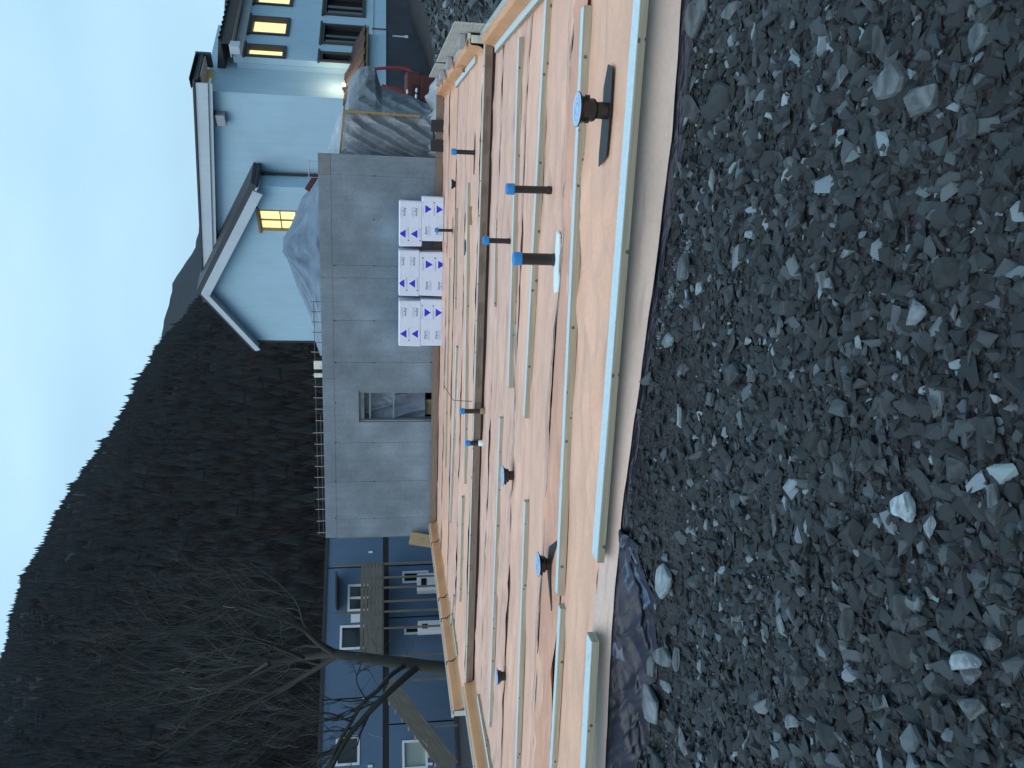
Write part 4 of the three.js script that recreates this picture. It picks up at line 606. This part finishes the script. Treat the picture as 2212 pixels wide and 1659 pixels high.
  part(t, 'roof', polyPlate([[X3 + 0.58, ys + 0.42], [X3 + 0.58, ys + 0.5], [X3 - 3.2, ys + 1.2], [X3 - 6.2, ys + 0.5], [X3 - 6.2, ys + 0.42]], -s1, -s0 + 0.1), M.roof);
  const n = Math.min(60, Math.floor((s1 - s0) / 0.34)); tileRow(t, n, i => [X3 + 0.66, ys + 0.45, -s0 - 0.1 - i * 0.34], [0, Math.PI / 2, 0], 0.33, 0.5, tileMat);
  part(t, 'gutter_end', boxAt(X3 + 0.3, X3 + 0.6, ys - 0.25, ys + 0.1, -s0 + 0.02, -s0 + 0.4, null, 0.02), M.trim);
  for (const [v0, v1, d0, d1] of [[848, 874, 79, 103], [848, 876, 131, 142]]) { const a = hx(v0, d0), b = hx(v1, d1); const w = part(t, 'basement_window', plate(rectPts(S(b.z), S(a.z), b.y, a.y), -0.028, -0.01), M.glassDark); part(w, 'sill', plate(rectPts(S(b.z) - 0.05, S(a.z) + 0.05, b.y - 0.14, b.y - 0.003), -0.028, 0.06), M.white); part(w, 'frame', plate(rectPts(S(a.z) + 0.003, S(a.z) + 0.06, b.y, a.y), -0.028, 0.02), M.white); }
}

// ================================================================ blue-grey site barracks with timber gallery and stair
{
  const BX = rel(60.7), BP = gw(832, 1410, 36); BP.y = 0; const FB = { P: BP, X: BX, Z: BX.clone().cross(V3(0, 1, 0)) }; const hb = (px, py, z = 0) => hitZ(FB, px, py, z);
  const t = thing('site_barracks', 'two storey blue grey site barracks with black joints behind the bare tree', 'building', BP, null, turnOf(BX));
  const yt = hb(705, 1300).y, ym1 = hb(827, 1410).y, ym0 = hb(840, 1410).y, yb = -1.5, xL = hb(800, 2050).x, xR = hb(800, 1000).x, X = py => hb(800, py).x;
  const wins = [[735, 790, 1349.6, 1400, 'dark'], [726, 776, 1588, 1649, 'dark'], [752, 800, 1262, 1318, 'door'], [870, 923, 1606, 1668, 'blind'], [874, 930, 1358, 1374, 'lower'], [870, 925, 1238, 1262, 'lower2']].map(([v0, v1, d0, d1, k]) => ({ x0: X(d1), x1: X(d0), y0: hb(v1, (d0 + d1) / 2).y, y1: hb(v0, (d0 + d1) / 2).y, k }));
  const jU = [xL, X(1770), X(1506), X(1224), X(1100), xR], jL = [xL, X(1770), X(1568), X(1336.6), X(1224), X(1100), xR];
  const panels = (js, y0, y1) => { for (let i = 0; i < js.length - 1; i++) { const a = js[i] + 0.03, b = js[i + 1] - 0.03; const hs = wins.filter(w => w.x0 > a && w.x1 < b && w.y0 > y0 && w.y1 < y1).map(w => rectPts(w.x0, w.x1, w.y0, w.y1)); part(t, 'wall_panel', polyPlate(rectPts(a, b, y0, y1), -0.12, 0, hs), M.barrack); } };
  panels(jU, ym1, yt); panels(jL, yb, ym0);
  part(t, 'frame_shell', boxAt(xL, xR, yb, yt - 0.02, -5.5, -0.16), M.blackBand); part(t, 'floor_band', boxAt(xL, xR, ym0 + 0.004, ym1 - 0.004, -0.15, -0.02), M.blackBand);
  part(t, 'roof_edge', boxAt(xL - 0.1, xR + 0.1, yt + 0.002, yt + 0.14, -5.6, 0.06), M.darkTrim);
  for (const w of wins) { const o = part(t, w.k === 'door' ? 'glass_door' : 'window', boxAt(w.x0, w.x1, w.y0, w.y1, -0.1, -0.08), w.k === 'blind' ? M.blind : M.glassDark); const f = 0.075;
    part(o, 'frame', mergeGeometries([boxAt(w.x0 - 0.02, w.x0 + f, w.y0 - 0.02, w.y1 + 0.02, -0.079, 0.03), boxAt(w.x1 - f, w.x1 + 0.02, w.y0 - 0.02, w.y1 + 0.02, -0.079, 0.03), boxAt(w.x0 + f, w.x1 - f, w.y1 - f, w.y1 + 0.02, -0.079, 0.03), boxAt(w.x0 + f, w.x1 - f, w.y0 - 0.02, w.y0 + f, -0.079, 0.03)]), M.white);
    if (w.k === 'door') part(o, 'mullion', boxAt((w.x0 + w.x1) / 2 - 0.05, (w.x0 + w.x1) / 2 + 0.05, w.y0 + f, w.y1 - f, -0.079, 0.0), M.white); }
  for (const [v, d] of [[801, 1193], [789, 1510], [800, 1655], [930, 1650]]) { const q = hb(v, d); part(t, 'wall_light', box(0.1, 0.2, 0.06, null, 0.015), M.white, q.x, q.y, 0.035); }
  { const q = hb(758, 1345), r = hb(778, 1325); part(t, 'notice_board', boxAt(Math.min(q.x, r.x), Math.max(q.x, r.x), r.y, q.y, 0.002, 0.03), M.white); const a = hb(738, 1318), b = hb(738, 1246); part(t, 'door_canopy', bar(V3(a.x, a.y + 0.2, 0.45), V3(b.x, b.y + 0.2, 0.45), 0.9, 0.08), M.darkTrim); }
  // gallery
  const zg = 1.5, gl = thing('timber_gallery', 'raised timber gallery with boarded parapet in front of the barracks', 'gallery', BP, null, turnOf(BX)); const gq = (a, b, z = zg) => hb(a, b, z); const x0 = gq(800, 1423).x, x1 = gq(800, 1216).x, y0 = gq(826, 1320).y, y1 = gq(778, 1320).y, nb = 6, bh = (y1 - y0) / nb;
  for (let k = 0; k < nb; k++) { let a = x0 + (k % 2) * 0.08; for (const b of [gq(800, 1330).x, gq(800, 1268).x, x1]) { part(gl, 'parapet_plank', boxAt(a + 0.008, b - 0.008, y0 + k * bh + 0.012, y0 + (k + 1) * bh - 0.012, zg - 0.028, zg, 'x'), M.woodTan); a = b; } }
  for (const d of [1218, 1248, 1270, 1300, 1322, 1358, 1420]) { const x = gq(800, d).x; part(gl, 'post', boxAt(x - 0.04, x + 0.04, -1.45, d === 1218 || d === 1322 ? gq(720, d).y : y1, zg - 0.11, zg - 0.03, 'y'), M.woodTan); }
  for (let k = 0; k < 5; k++) part(gl, 'floor_plank', boxAt(x0, x1, y0 - 0.06, y0 - 0.02, 0.1 + k * 0.27, 0.35 + k * 0.27, 'x'), M.woodOld);
  // stair down to the left with boarded side
  const st = thing('timber_stair', 'sloping boarded timber stair descending from the gallery past the tree trunk', 'stair', BP, null, turnOf(BX)); const zs = 2.3; const A = hb(848, 1462, zs), B = hb(990, 1645, zs), C0 = hb(828, 1497, zs), D0 = hb(960, 1676, zs);
  for (let k = 0; k < 5; k++) { const u = (k + 0.5) / 5; const p = V3(lerp(A.x, C0.x, u), lerp(A.y, C0.y, u), zs - 0.02), q = V3(lerp(B.x, D0.x, u), lerp(B.y, D0.y, u), zs - 0.02); const wd = Math.hypot(A.x - C0.x, A.y - C0.y) / 5; part(st, 'side_plank', bar(p, q, 0.03, wd * 0.9, V3(0, 0, 1).cross(q.clone().sub(p)).normalize()), M.woodTan); }
  for (let k = 0; k < 9; k++) { const u = (k + 0.5) / 9; part(st, 'tread', box(0.3, 0.04, 1.1, 'z'), M.woodOld, lerp(C0.x, D0.x, u), lerp(C0.y, D0.y, u) - 0.1, zs - 0.62); }
  for (const u of [0.05, 0.6]) part(st, 'post', boxAt(lerp(A.x, B.x, u) - 0.04, lerp(A.x, B.x, u) + 0.04, -1.45, lerp(A.y, B.y, u), zs - 0.12, zs - 0.04, 'y'), M.woodTan);
  // white skip of things under the gallery
  const sf = gq(880, 1262, 0.9); for (const [dx, w, l] of [[0, 0.8, 'white box with dark display standing under the timber gallery'], [-2.0, 0.5, 'narrow white cabinet under the gallery beside the tree trunk']]) { const k = thing('white_cabinet', l, 'cabinet', BP.clone().addScaledVector(BX, sf.x + dx).addScaledVector(FB.Z, 0.9).setY(-1.2), null, turnOf(BX)); part(k, 'cabinet_body', box(w, 1.25, 0.6, null, 0.02), M.white, 0, 0.62, 0); part(k, 'display', box(w * 0.4, 0.25, 0.02), M.glassDark, 0, 0.95, 0.311); }
  const bt = thing('leaning_board', 'grey leaning board outside the left rear edge of the foundation', 'board', V3(-9.4, -0.6, -18.3)); wpart(bt, 'board_sheet', bar(V3(-9.45, -0.9, -18.7), gz(885, 1162, -18.9), 0.35, 0.03, V3(0, 0, 1)), M.woodOld);
}

// ================================================================ bare tree
{
  const W = 26, base = gw(990, 1447, W), t = thing('bare_tree', 'large leafless tree with forked trunk in front of the blue grey barracks', 'tree', V3(base.x, ground(base.x, base.z), base.z));
  const R = rng(1501); const P = (a, b, d = 0) => gw(a, b, W + d);
  const curve = (pts, n) => new THREE.CatmullRomCurve3(pts).getPoints(n);
  const limb = (pts, r0, r1, n, seg, nm, mat = M.bark) => { const c = curve(pts, n); wpart(t, nm, tube(c, c.map((_, i) => (nm === 'limb' ? 0.8 : 1) * lerp(r0, r1, Math.pow(i / n, 0.8)) * (1 + 0.12 * (fbm(i * 0.6, r0 * 50, 2, 1511) - 0.5))), seg), mat); return c; };
  const b0 = P(1010, 1449); b0.y = t.position.y - 0.1;
  limb([b0, P(940, 1441), P(870, 1432), P(800, 1423), P(750, 1416), P(716, 1410)], 0.24, 0.14, 30, 14, 'trunk');
  const mains = [
    [[P(722, 1410), P(690, 1390, -0.3), P(640, 1350, -0.6), P(560, 1325, -0.8), P(470, 1300, -1), P(400, 1290, -1.2)], 0.15, 0.02],
    [[P(722, 1412), P(660, 1420, 0.3), P(570, 1432, 0.5), P(470, 1445, 0.6), P(360, 1450, 0.5), P(240, 1455, 0.2)], 0.16, 0.015],
    [[P(730, 1414), P(690, 1440, 0.2), P(630, 1475, 0.4), P(540, 1520, 0.2), P(430, 1575, -0.2), P(330, 1640, -0.6)], 0.13, 0.015],
    [[P(700, 1400, 0), P(660, 1355, 0.6), P(640, 1300, 1.2), P(590, 1250, 1.6), P(540, 1215, 2)], 0.09, 0.012],
    [[P(655, 1421), P(590, 1395, -0.8), P(520, 1375, -1.4), P(420, 1370, -1.8), P(300, 1365, -2)], 0.09, 0.012],
    [[P(580, 1431), P(500, 1480, 0.8), P(420, 1510, 1.4), P(300, 1530, 1.8)], 0.07, 0.012],
    [[P(905, 1438), P(872, 1466, -0.6), P(830, 1505, -1.2), P(785, 1552, -1.6), P(745, 1602, -2), P(700, 1690, -2.6)], 0.15, 0.09],
    [[P(880, 1434), P(840, 1462, -0.8), P(815, 1492, -1.2), P(785, 1517, -1.5), P(757, 1562, -1.8), P(722, 1625, -2.2), P(690, 1720, -2.6)], 0.10, 0.06],
    [[P(790, 1512, -1.5), P(770, 1470, -1.6), P(775, 1450, -1.6), P(800, 1447, -1.6)], 0.035, 0.02],
    [[P(760, 1560, -1.8), P(700, 1540, -2), P(640, 1560, -2.2), P(560, 1610, -2.4)], 0.05, 0.012]];
  const twigs = []; const leafSeg = [];
  const spray = (p, dir, len, r, depth) => {
    const n = 5, pts = [p.clone()]; let d = dir.clone(); for (let i = 0; i < n; i++) { d.add(V3((R() - 0.5) * 0.5, (R() - 0.5) * 0.4 + 0.06, (R() - 0.5) * 0.5)).normalize(); pts.push(pts[i].clone().addScaledVector(d, len / n)); }
    twigs.push(tube(pts, pts.map((_, i) => Math.max(0.004, r * (1 - i / n * 0.75))), depth > 1 ? 5 : 3, false));
    if (depth > 0) { const k = depth > 1 ? 5 : 4; for (let j = 0; j < k; j++) { const i = 1 + Math.floor(R() * n); const dd = d.clone().add(V3((R() - 0.5) * 1.7, (R() - 0.25) * 1.3, (R() - 0.5) * 1.7)).normalize(); spray(pts[Math.min(i, n)], dd, len * (0.45 + 0.3 * R()), r * 0.5, depth - 1); } }
  };
  for (const [k, [pts, r0, r1]] of mains.entries()) { const c = limb(pts, r0, r1, 28, 8, 'limb'); const low = k === 6 || k === 7 || k === 8; const N = low ? 6 : 9; for (let j = 0; j < N; j++) { const i = Math.floor(lerp(low ? 12 : 4, 27, (j + R()) / N)); const d = c[Math.min(28, i + 1)].clone().sub(c[i]).normalize().add(V3((R() - 0.5) * 1.6, (R() - 0.2) * 1.2, (R() - 0.5) * 1.6)).normalize(); spray(c[i], d, low ? 0.7 + R() * 0.8 : 1.1 + R() * 1.5, Math.max(0.012, lerp(r0, r1, i / 28) * 0.4), 2); } }
  const tg = mergeGeometries(twigs); const crown = wpart(t, 'twig_crown', tg, M.twig); crown.userData.kind = 'stuff';
  // pale torn strips caught in the branches
  for (const [a, b, len, ang, f] of [[503, 1314, 0.5, 0.1, 1], [383, 1448, 0.65, 0.2, 0], [500, 1421, 0.35, 0.8, 1], [440, 1490, 0.75, 0.1, 1], [600, 1531, 0.55, 0.0, 1], [537, 1563, 0.4, 0.1, 0], [523, 1603, 0.6, 0.1, 1], [620, 1614, 1.2, 0.05, 1], [818, 1592, 0.55, 0.3, 1]]) {
    const q = P(a, b, -2.7 + R()); const g = sheet(16, 1, (u, v) => { const s = (u - 0.5) * len * 0.55, bend = f && u < 0.3 ? (0.3 - u) * len * 0.55 : 0; return V3(bend * 0.9 + Math.sin(u * 5 + a) * 0.03 - ang * s + (v - 0.5) * 0.022, -s + bend * 1.7, (v - 0.5) * 0.02 + 0.04 * Math.sin(u * 9)); }); solo('torn_plastic_strip', 'thin torn white plastic strip caught in the bare tree', 'plastic strip', g, M.plasticWhite, q, 'white strips caught in the tree');
  }
}

// ================================================================ red machine by the scaffold
{
  const W = 23.5, P = (a, b, d = 0) => gw(a, b, W + d), c = P(905, 190); const gyv = ground(c.x, c.z); const t = thing('red_site_machine', 'small dark red site machine with red tube frame beside the wrapped scaffold', 'machine', V3(c.x, gyv, c.z));
  const frame = (d) => tube(new THREE.CatmullRomCurve3([P(806, 149, d), P(835, 147, d), P(868, 147, d), P(888, 153, d), P(900, 168, d), P(906, 186, d)]).getPoints(26), Array(27).fill(0.045), 10);
  wpart(t, 'roll_bar', frame(0), M.red); wpart(t, 'roll_bar', frame(0.9), M.red); wpart(t, 'cross_tube', tube([P(807, 149, 0), P(807, 149, 0.9)], [0.04, 0.04], 8), M.red); wpart(t, 'boom', bar(P(824, 187, 0.1), P(872, 201, 0.1), 0.14, 0.13, V3(0, 1, 0), 0.02), M.red);
  const e = P(893, 190, 0.1); const hood = wpart(t, 'engine_hood', new RoundedBoxGeometry(0.85, 0.5, 0.9, 3, 0.09).translate(e.x, e.y, e.z - 0.1), M.redDark); wpart(hood, 'grille', boxAt(e.x - 0.3, e.x + 0.05, e.y - 0.18, e.y + 0.05, e.z + 0.35, e.z + 0.365), M.black);
  for (const [a, b] of [[880, 198], [900, 195], [899, 208]]) { const q = P(a, b, -0.42); const l = wpart(t, 'headlight', new THREE.SphereGeometry(0.045, 12, 8).scale(1.5, 0.8, 0.6).translate(q.x, q.y, q.z), M.white); }
  for (const dx of [-0.38, 0.38]) for (const dz of [-0.4, 0.35]) { const w = new THREE.TorusGeometry(0.16, 0.08, 8, 20); w.rotateY(Math.PI / 2); const o = wpart(t, 'wheel', w.translate(e.x + dx, gyv + 0.22, e.z + dz), M.black); }
  wpart(t, 'chassis', boxAt(e.x - 0.34, e.x + 0.34, gyv + 0.15, e.y - 0.2, e.z - 0.5, e.z + 0.4, null, 0.02), M.redDark);
}
solo('ridge_timber', 'small dark red timber end poking over the concrete wall top', 'timber', bar(V3(0, 0, 0), V3(-0.35, 0.22, 0.1), 0.12, 0.1), M.redDark, gz(684, 378, ZW - 0.4), null);
solo('wire_frame', 'bent wire cage standing on the concrete wall corner', 'wire cage', mergeGeometries([0, 0.18, 0.36].map(x => tube([V3(x - 0.4, -0.1, 0), V3(x - 0.4, 0.3, 0)], [0.008, 0.008], 5)).concat([tube([V3(-0.42, 0.24, 0), V3(0, 0.24, 0)], [0.012, 0.012], 5)])), M.zinc, gz(690, 345, ZW - 0.3));

// ================================================================ stones
const rockVar = []; { const R = rng(1601); for (let k = 0; k < 14; k++) { const pts = [], n = 9 + Math.floor(R() * 7); for (let i = 0; i < n; i++) { const z = R() * 2 - 1, a = R() * 6.283, q = Math.sqrt(1 - z * z), e = 0.72 + 0.28 * R(); pts.push(V3(Math.cos(a) * q * e, Math.sign(z) * Math.pow(Math.abs(z), 0.6) * e, Math.sin(a) * q * e)); } const g = new ConvexGeometry(pts); g.scale(0.5, 0.5, 0.5); rockVar.push(metreUV(g)); } }
const slabVar = []; { const R = rng(1651); for (let k = 0; k < 6; k++) { const pts = []; const n = 5 + Math.floor(R() * 2); for (let i = 0; i < n; i++) { const a = (i + 0.6 * (R() - 0.5)) / n * 6.283, q = 0.75 + 0.3 * R(); const dy = 0.12 * (R() - 0.5); for (const y of [-1, 1]) pts.push(V3(Math.cos(a) * q * (y > 0 ? 0.88 + 0.1 * R() : 1), y * 0.8 + dy, Math.sin(a) * q * (y > 0 ? 0.88 + 0.1 * R() : 1))); } const g = new ConvexGeometry(pts); g.scale(0.5, 0.5, 0.5); rockVar.length; slabVar.push(metreUV(g)); } }
function weather(g, seed) { // split the facets and chip them so that edges are worn and faces uneven
  let p = Array.from(g.attributes.position.array);
  for (let k = 0; k < 2; k++) { const o = []; for (let i = 0; i < p.length; i += 9) { const a = p.slice(i, i + 3), b = p.slice(i + 3, i + 6), c = p.slice(i + 6, i + 9), m = (q, r) => q.map((v, j) => (v + r[j]) / 2), ab = m(a, b), bc = m(b, c), ca = m(c, a); o.push(...a, ...ab, ...ca, ...ab, ...b, ...bc, ...ca, ...bc, ...c, ...ab, ...bc, ...ca); } p = o; }
  for (let i = 0; i < p.length; i += 3) { const [x, y, z] = [p[i], p[i + 1], p[i + 2]].map(v => Math.round(v * 1e4) / 1e4), r = Math.hypot(x, y, z); const n = fbm(x * 4 + y * 2.3 + 9, z * 4 - y * 1.7 + 5, 4, seed) - 0.5, st = fbm(y * 16 + x, z * 2 + x, 2, seed + 5) - 0.5; const k = 1 + 0.22 * n + 0.09 * st - 0.10 * Math.max(0, (r - 0.44) / 0.1); p[i] = x * k; p[i + 1] = y * (1 + (k - 1) * 0.7); p[i + 2] = z * k; }
  let q = new THREE.BufferGeometry(); q.setAttribute('position', new THREE.Float32BufferAttribute(p, 3)); q = mergeVertices(q, 1e-4); q.computeVertexNormals(); q = toCreasedNormals(q, 0.42); return metreUV(q);
}
const rockHi = rockVar.map((g, i) => weather(g, 1660 + i)), slabHi = slabVar.map((g, i) => weather(g, 1690 + i));
const inView = (x, z, m = 0.25) => { const d = V3(x, -0.25, z).sub(CAM), w = d.dot(VIEW); if (w < 0.3) return false; const u = d.dot(RGT) / w * FOC, v = -d.dot(UPV) / w * FOC, k = m * FOC / w; return Math.abs(u) < CU + k && v < CV + k * 1.2; };
const stoneMats = []; for (let i = 0; i < 8; i++) { const b = [0.03, 0.04, 0.05, 0.075, 0.16, 0.27, 0.42, 0.58][i]; stoneMats.push(std(lin(b * 0.80, b * 1.0, b * 1.10), 0.82, { map: tex(128, 128, (u, v) => grey(255 * (0.66 + 0.55 * (fbm(u * 5, v * 9, 5, 1700 + i, 5, 9) - 0.2))), true, 1.3, 1.3), bumpMap: fineBump, bumpScale: 0.006 })); }
// stones picked out in the photograph: [display x, display y, height px, width px, tone 0..7, flat slab?]
{
  const R = rng(1801), K = 1.75, D = 1.4756; const list = [];
  const add = (oy, arr) => { for (const [x, y, w, h, tone, slab] of arr) list.push([(2000 + x / K) / D, (oy + y / K) / D, w / K / D, h / K / D, tone, slab]); };
  add(0, [[380, 95, 170, 190, 4, 1], [550, 240, 110, 110, 3], [320, 620, 120, 170, 3], [390, 480, 50, 180, 4], [500, 560, 190, 200, 2, 1], [690, 550, 80, 150, 4], [1100, 505, 70, 60, 5], [1240, 450, 80, 170, 4], [1440, 250, 120, 200, 3], [1490, 450, 200, 200, 4, 1], [1065, 720, 48, 62, 6], [1580, 670, 80, 120, 3], [1940, 710, 110, 180, 3], [1180, 880, 100, 100, 3], [490, 1000, 50, 150, 5], [970, 1250, 130, 160, 3], [710, 1310, 85, 75, 6], [640, 1430, 75, 190, 5], [1250, 1410, 110, 60, 5], [2010, 440, 90, 70, 4], [2040, 80, 120, 120, 3], [2150, 960, 140, 220, 2], [950, 140, 30, 60, 5], [1160, 90, 50, 60, 4], [820, 140, 110, 110, 2], [600, 60, 110, 130, 4], [630, 290, 80, 70, 3], [500, 415, 130, 60, 2, 1], [440, 770, 80, 110, 3], [560, 710, 120, 90, 2], [740, 850, 130, 120, 2], [660, 1040, 120, 150, 2], [1740, 1010, 70, 90, 2], [1590, 1300, 60, 120, 3], [1540, 1460, 70, 90, 3]]);
  add(800, [[425, 220, 75, 100, 6], [1150, 180, 80, 100, 5], [1112, 250, 34, 125, 6], [1190, 380, 60, 240, 3], [1120, 440, 60, 180, 3], [620, 700, 140, 160, 3], [1630, 350, 150, 140, 5], [1400, 400, 55, 70, 5], [1505, 420, 55, 95, 4], [1320, 510, 50, 105, 6], [1860, 340, 40, 105, 5], [690, 500, 65, 50, 6], [870, 420, 60, 110, 4], [302, 910, 62, 200, 6], [470, 820, 95, 120, 4], [1270, 750, 100, 130, 3], [1430, 870, 80, 130, 3], [1150, 970, 70, 100, 3], [1120, 1100, 70, 120, 3], [1350, 1190, 100, 130, 3], [950, 700, 65, 60, 5], [1830, 570, 80, 120, 3], [2090, 1420, 100, 240, 4], [1560, 1430, 165, 180, 7, 1], [1720, 1530, 80, 150, 6], [2050, 990, 120, 180, 2], [590, 250, 60, 150, 3], [730, 310, 60, 110, 3], [910, 320, 70, 130, 3], [1000, 180, 90, 140, 3], [1160, 650, 70, 140, 3], [1940, 370, 80, 180, 2], [600, 510, 60, 150, 3], [400, 1045, 50, 40, 6], [1530, 700, 30, 60, 6], [1590, 610, 50, 70, 4], [690, 1310, 140, 90, 3], [250, 1160, 90, 70, 3], [1760, 1190, 110, 130, 3], [240, 500, 90, 90, 5, 1], [330, 90, 90, 180, 4, 1]]);
  add(1548, [[215, 530, 90, 205, 6, 1], [1280, 260, 160, 190, 2], [705, 550, 50, 42, 6], [885, 780, 55, 180, 5], [1250, 770, 100, 200, 3], [1640, 640, 95, 125, 5], [2130, 600, 120, 130, 3], [1940, 1010, 175, 170, 6], [1960, 1230, 160, 150, 4], [2060, 860, 130, 90, 4], [1420, 565, 140, 120, 3], [990, 1070, 120, 150, 3], [950, 1340, 75, 130, 5], [1750, 1290, 130, 160, 3], [1975, 1400, 75, 65, 4], [1610, 1540, 110, 120, 5], [200, 945, 155, 130, 4, 1], [115, 960, 110, 200, 4, 1], [290, 970, 60, 150, 4], [120, 1210, 155, 205, 5, 1], [235, 1120, 62, 62, 5], [330, 1430, 80, 170, 4], [140, 1480, 150, 60, 3], [170, 1545, 150, 90, 3, 1], [705, 405, 48, 64, 6], [680, 870, 42, 85, 5], [90, 850, 90, 60, 4], [270, 1350, 90, 120, 3], [1150, 1400, 130, 150, 2], [1670, 780, 100, 130, 3], [1790, 770, 80, 110, 3], [1000, 590, 60, 60, 4], [1130, 1130, 60, 80, 3], [430, 1510, 40, 60, 5], [385, 110, 60, 60, 5], [510, 205, 60, 45, 5], [700, 185, 26, 60, 5], [850, 240, 50, 180, 4], [590, 940, 30, 90, 4], [2100, 140, 120, 180, 3]]);
  const names = ['very dark', 'dark', 'charcoal', 'slate grey', 'mid grey', 'light grey', 'pale', 'near white'];
  for (const [px, py, h, w, tone, slab] of list) {
    let q = gy(px + h * 0.2, py, -0.26); for (let k = 0; k < 4; k++) q = gy(px + h * 0.2, py, ground(q.x, q.z)); if (q.z < ZF + 0.22) q.z = ZF + 0.26 + 0.05 * R();
    const dist = q.distanceTo(CAM), m = dist / FOC, dep = Math.asin(1.75 / dist), sx = Math.min(w * m * 1.08, 0.42), hz = h * m, sz = Math.min(hz / Math.sin(dep) * 0.72, sx * 1.9), sy = slab ? 0.045 + 0.02 * R() : Math.max(0.02, Math.min(hz * 0.62, sx * 0.75));
    const o = solo('stone', `${names[tone]} ${slab ? 'flat slab' : 'angular stone'} lying on the dark gravel before the foundation`, 'stone', (slab ? slabHi : rockHi)[Math.floor(R() * (slab ? slabHi.length : rockHi.length))], stoneMats[tone], V3(q.x, ground(q.x, q.z) + sy * 0.30 + 0.022, q.z), `${names[tone]} ${slab ? 'slabs' : 'stones'} on the gravel`);
    o.scale.set(sx, sy, sz); o.rotation.set((R() - 0.5) * 0.3, YAW + (R() - 0.5) * 0.5, (R() - 0.5) * 0.3);
  }
  // further single dark stones up to about three hundred
  const n2 = 300 - list.length; for (let i = 0; i < n2;) { const x = lerp(-5.2, 2.2, R()), z = lerp(-4.5, -1.1, Math.pow(R(), 0.7)); if (!inView(x, z, 0)) continue; i++; const s = 0.07 + 0.09 * R() * R(), tone = Math.floor(R() * 4.6); const o = solo('stone', `${names[tone]} angular stone lying on the dark gravel before the foundation`, 'stone', rockHi[Math.floor(R() * 14)], stoneMats[tone], V3(x, ground(x, z) + s * 0.14, z), `${names[tone]} stones on the gravel`); o.scale.set(s * (0.8 + 0.6 * R()), s * (0.35 + 0.3 * R()), s * (0.8 + 0.7 * R())); o.rotation.set((R() - 0.5) * 0.5, R() * 6.3, (R() - 0.5) * 0.5); }
}
// the gravel itself
function gravel(name, label, N, place, size, tone, seed) {
  const R = rng(seed), nv = 10, per = Math.ceil(N / nv), d = new THREE.Object3D(), c = new THREE.Color(); const grp = new THREE.Group(); grp.name = name; grp.userData = { kind: 'stuff', label, category: 'gravel' }; scene.add(grp);
  for (let k = 0; k < nv; k++) {
    const im = new THREE.InstancedMesh(rockVar[k], M.stone, per); im.name = 'gravel_stones'; im.userData.kind = 'stuff';
    for (let i = 0; i < per; i++) { const [x, z] = place(R), s = size(R, x, z); d.position.set(x, ground(x, z) + s * (0.02 + 0.22 * R()), z); d.rotation.set((R() - 0.5) * 1.1, R() * 6.3, (R() - 0.5) * 1.1); d.scale.set(s * (0.7 + 0.9 * R()), s * (0.22 + 0.42 * R()), s * (0.6 + 0.7 * R())); d.updateMatrix(); im.setMatrixAt(i, d.matrix); const b = tone(R); c.setRGB(b * (0.68 + 0.14 * R()), b, b * (1.06 + 0.14 * R())); im.setColorAt(i, c); }
    grp.add(shade(im));
  }
}
const tone = R => { const q = R(); return q < 0.72 ? 0.019 + 0.022 * R() : q < 0.945 ? 0.042 + 0.045 * R() : 0.10 + 0.2 * R(); };
gravel('crushed_stone', 'dark crushed stone gravel covering the ground before the foundation', 46000, R => { for (;;) { const x = lerp(-6.2, 3.2, R()), z = lerp(-4.78, -0.7, R()); if (inView(x, z, 0.7) && R() < lerp(1, 0.16, sstep(0.25, 0.75, fbm(x * 2.3, z * 2.3, 2, 221) * 0.4 + 0.8 * sstep(-3.75, -4.25, z + 0.35 * (fbm(x * 1.5, 5, 2, 223) - 0.5)) * sstep(0.1, -0.6, x) * sstep(-4.2, -3.6, x)))) return [x, z]; } }, (R, x, z) => { const q = R(), near = sstep(-3.2, -1.6, z); return (q < 0.48 ? 0.015 + 0.014 * R() : q < 0.86 ? 0.03 + 0.026 * R() : 0.055 + 0.05 * R()) * lerp(1.05, 0.9, near); }, tone, 1901);
{ const band = R => { const u = R(), q = gy(lerp(1492, 1424, u), lerp(490, 765, u), -0.24); return [q.x + 0.14 * (R() + R() - 1), q.z + 0.09 * (R() + R() - 1)]; }; gravel('pale_grit_spill', 'pale bluish grit spilled along the dark soil bank before the foundation', 1600, band, R => 0.008 + 0.018 * R() * R(), R => 0.08 + 0.22 * R(), 1931); }
gravel('soil_grit', 'fine dark soil and grit on the bank below the membrane flap', 14000, R => [lerp(-4.2, XR, R()), lerp(-4.86, -3.7, Math.pow(R(), 0.8))], R => 0.007 + 0.012 * R(), R => 0.022 + 0.03 * R(), 1941);
gravel('rubble_bank', 'grey rubble bank outside the right edge of the foundation', 7000, R => [lerp(XR + 0.3, 12, Math.pow(R(), 1.4)), lerp(-9, -27, R())], R => { const q = R(); return q < 0.85 ? 0.05 + 0.1 * R() : 0.15 + 0.25 * R(); }, R => 0.05 + 0.13 * R() * R() + (R() < 0.05 ? 0.12 : 0), 1951);
gravel('left_rubble', 'dark stones on the low ground left of the foundation', 3000, R => [lerp(-16, XL - 0.2, R()), lerp(-6, -30, R())], R => 0.04 + 0.12 * R() * R(), tone, 1971);

renderer.render(scene, camera);
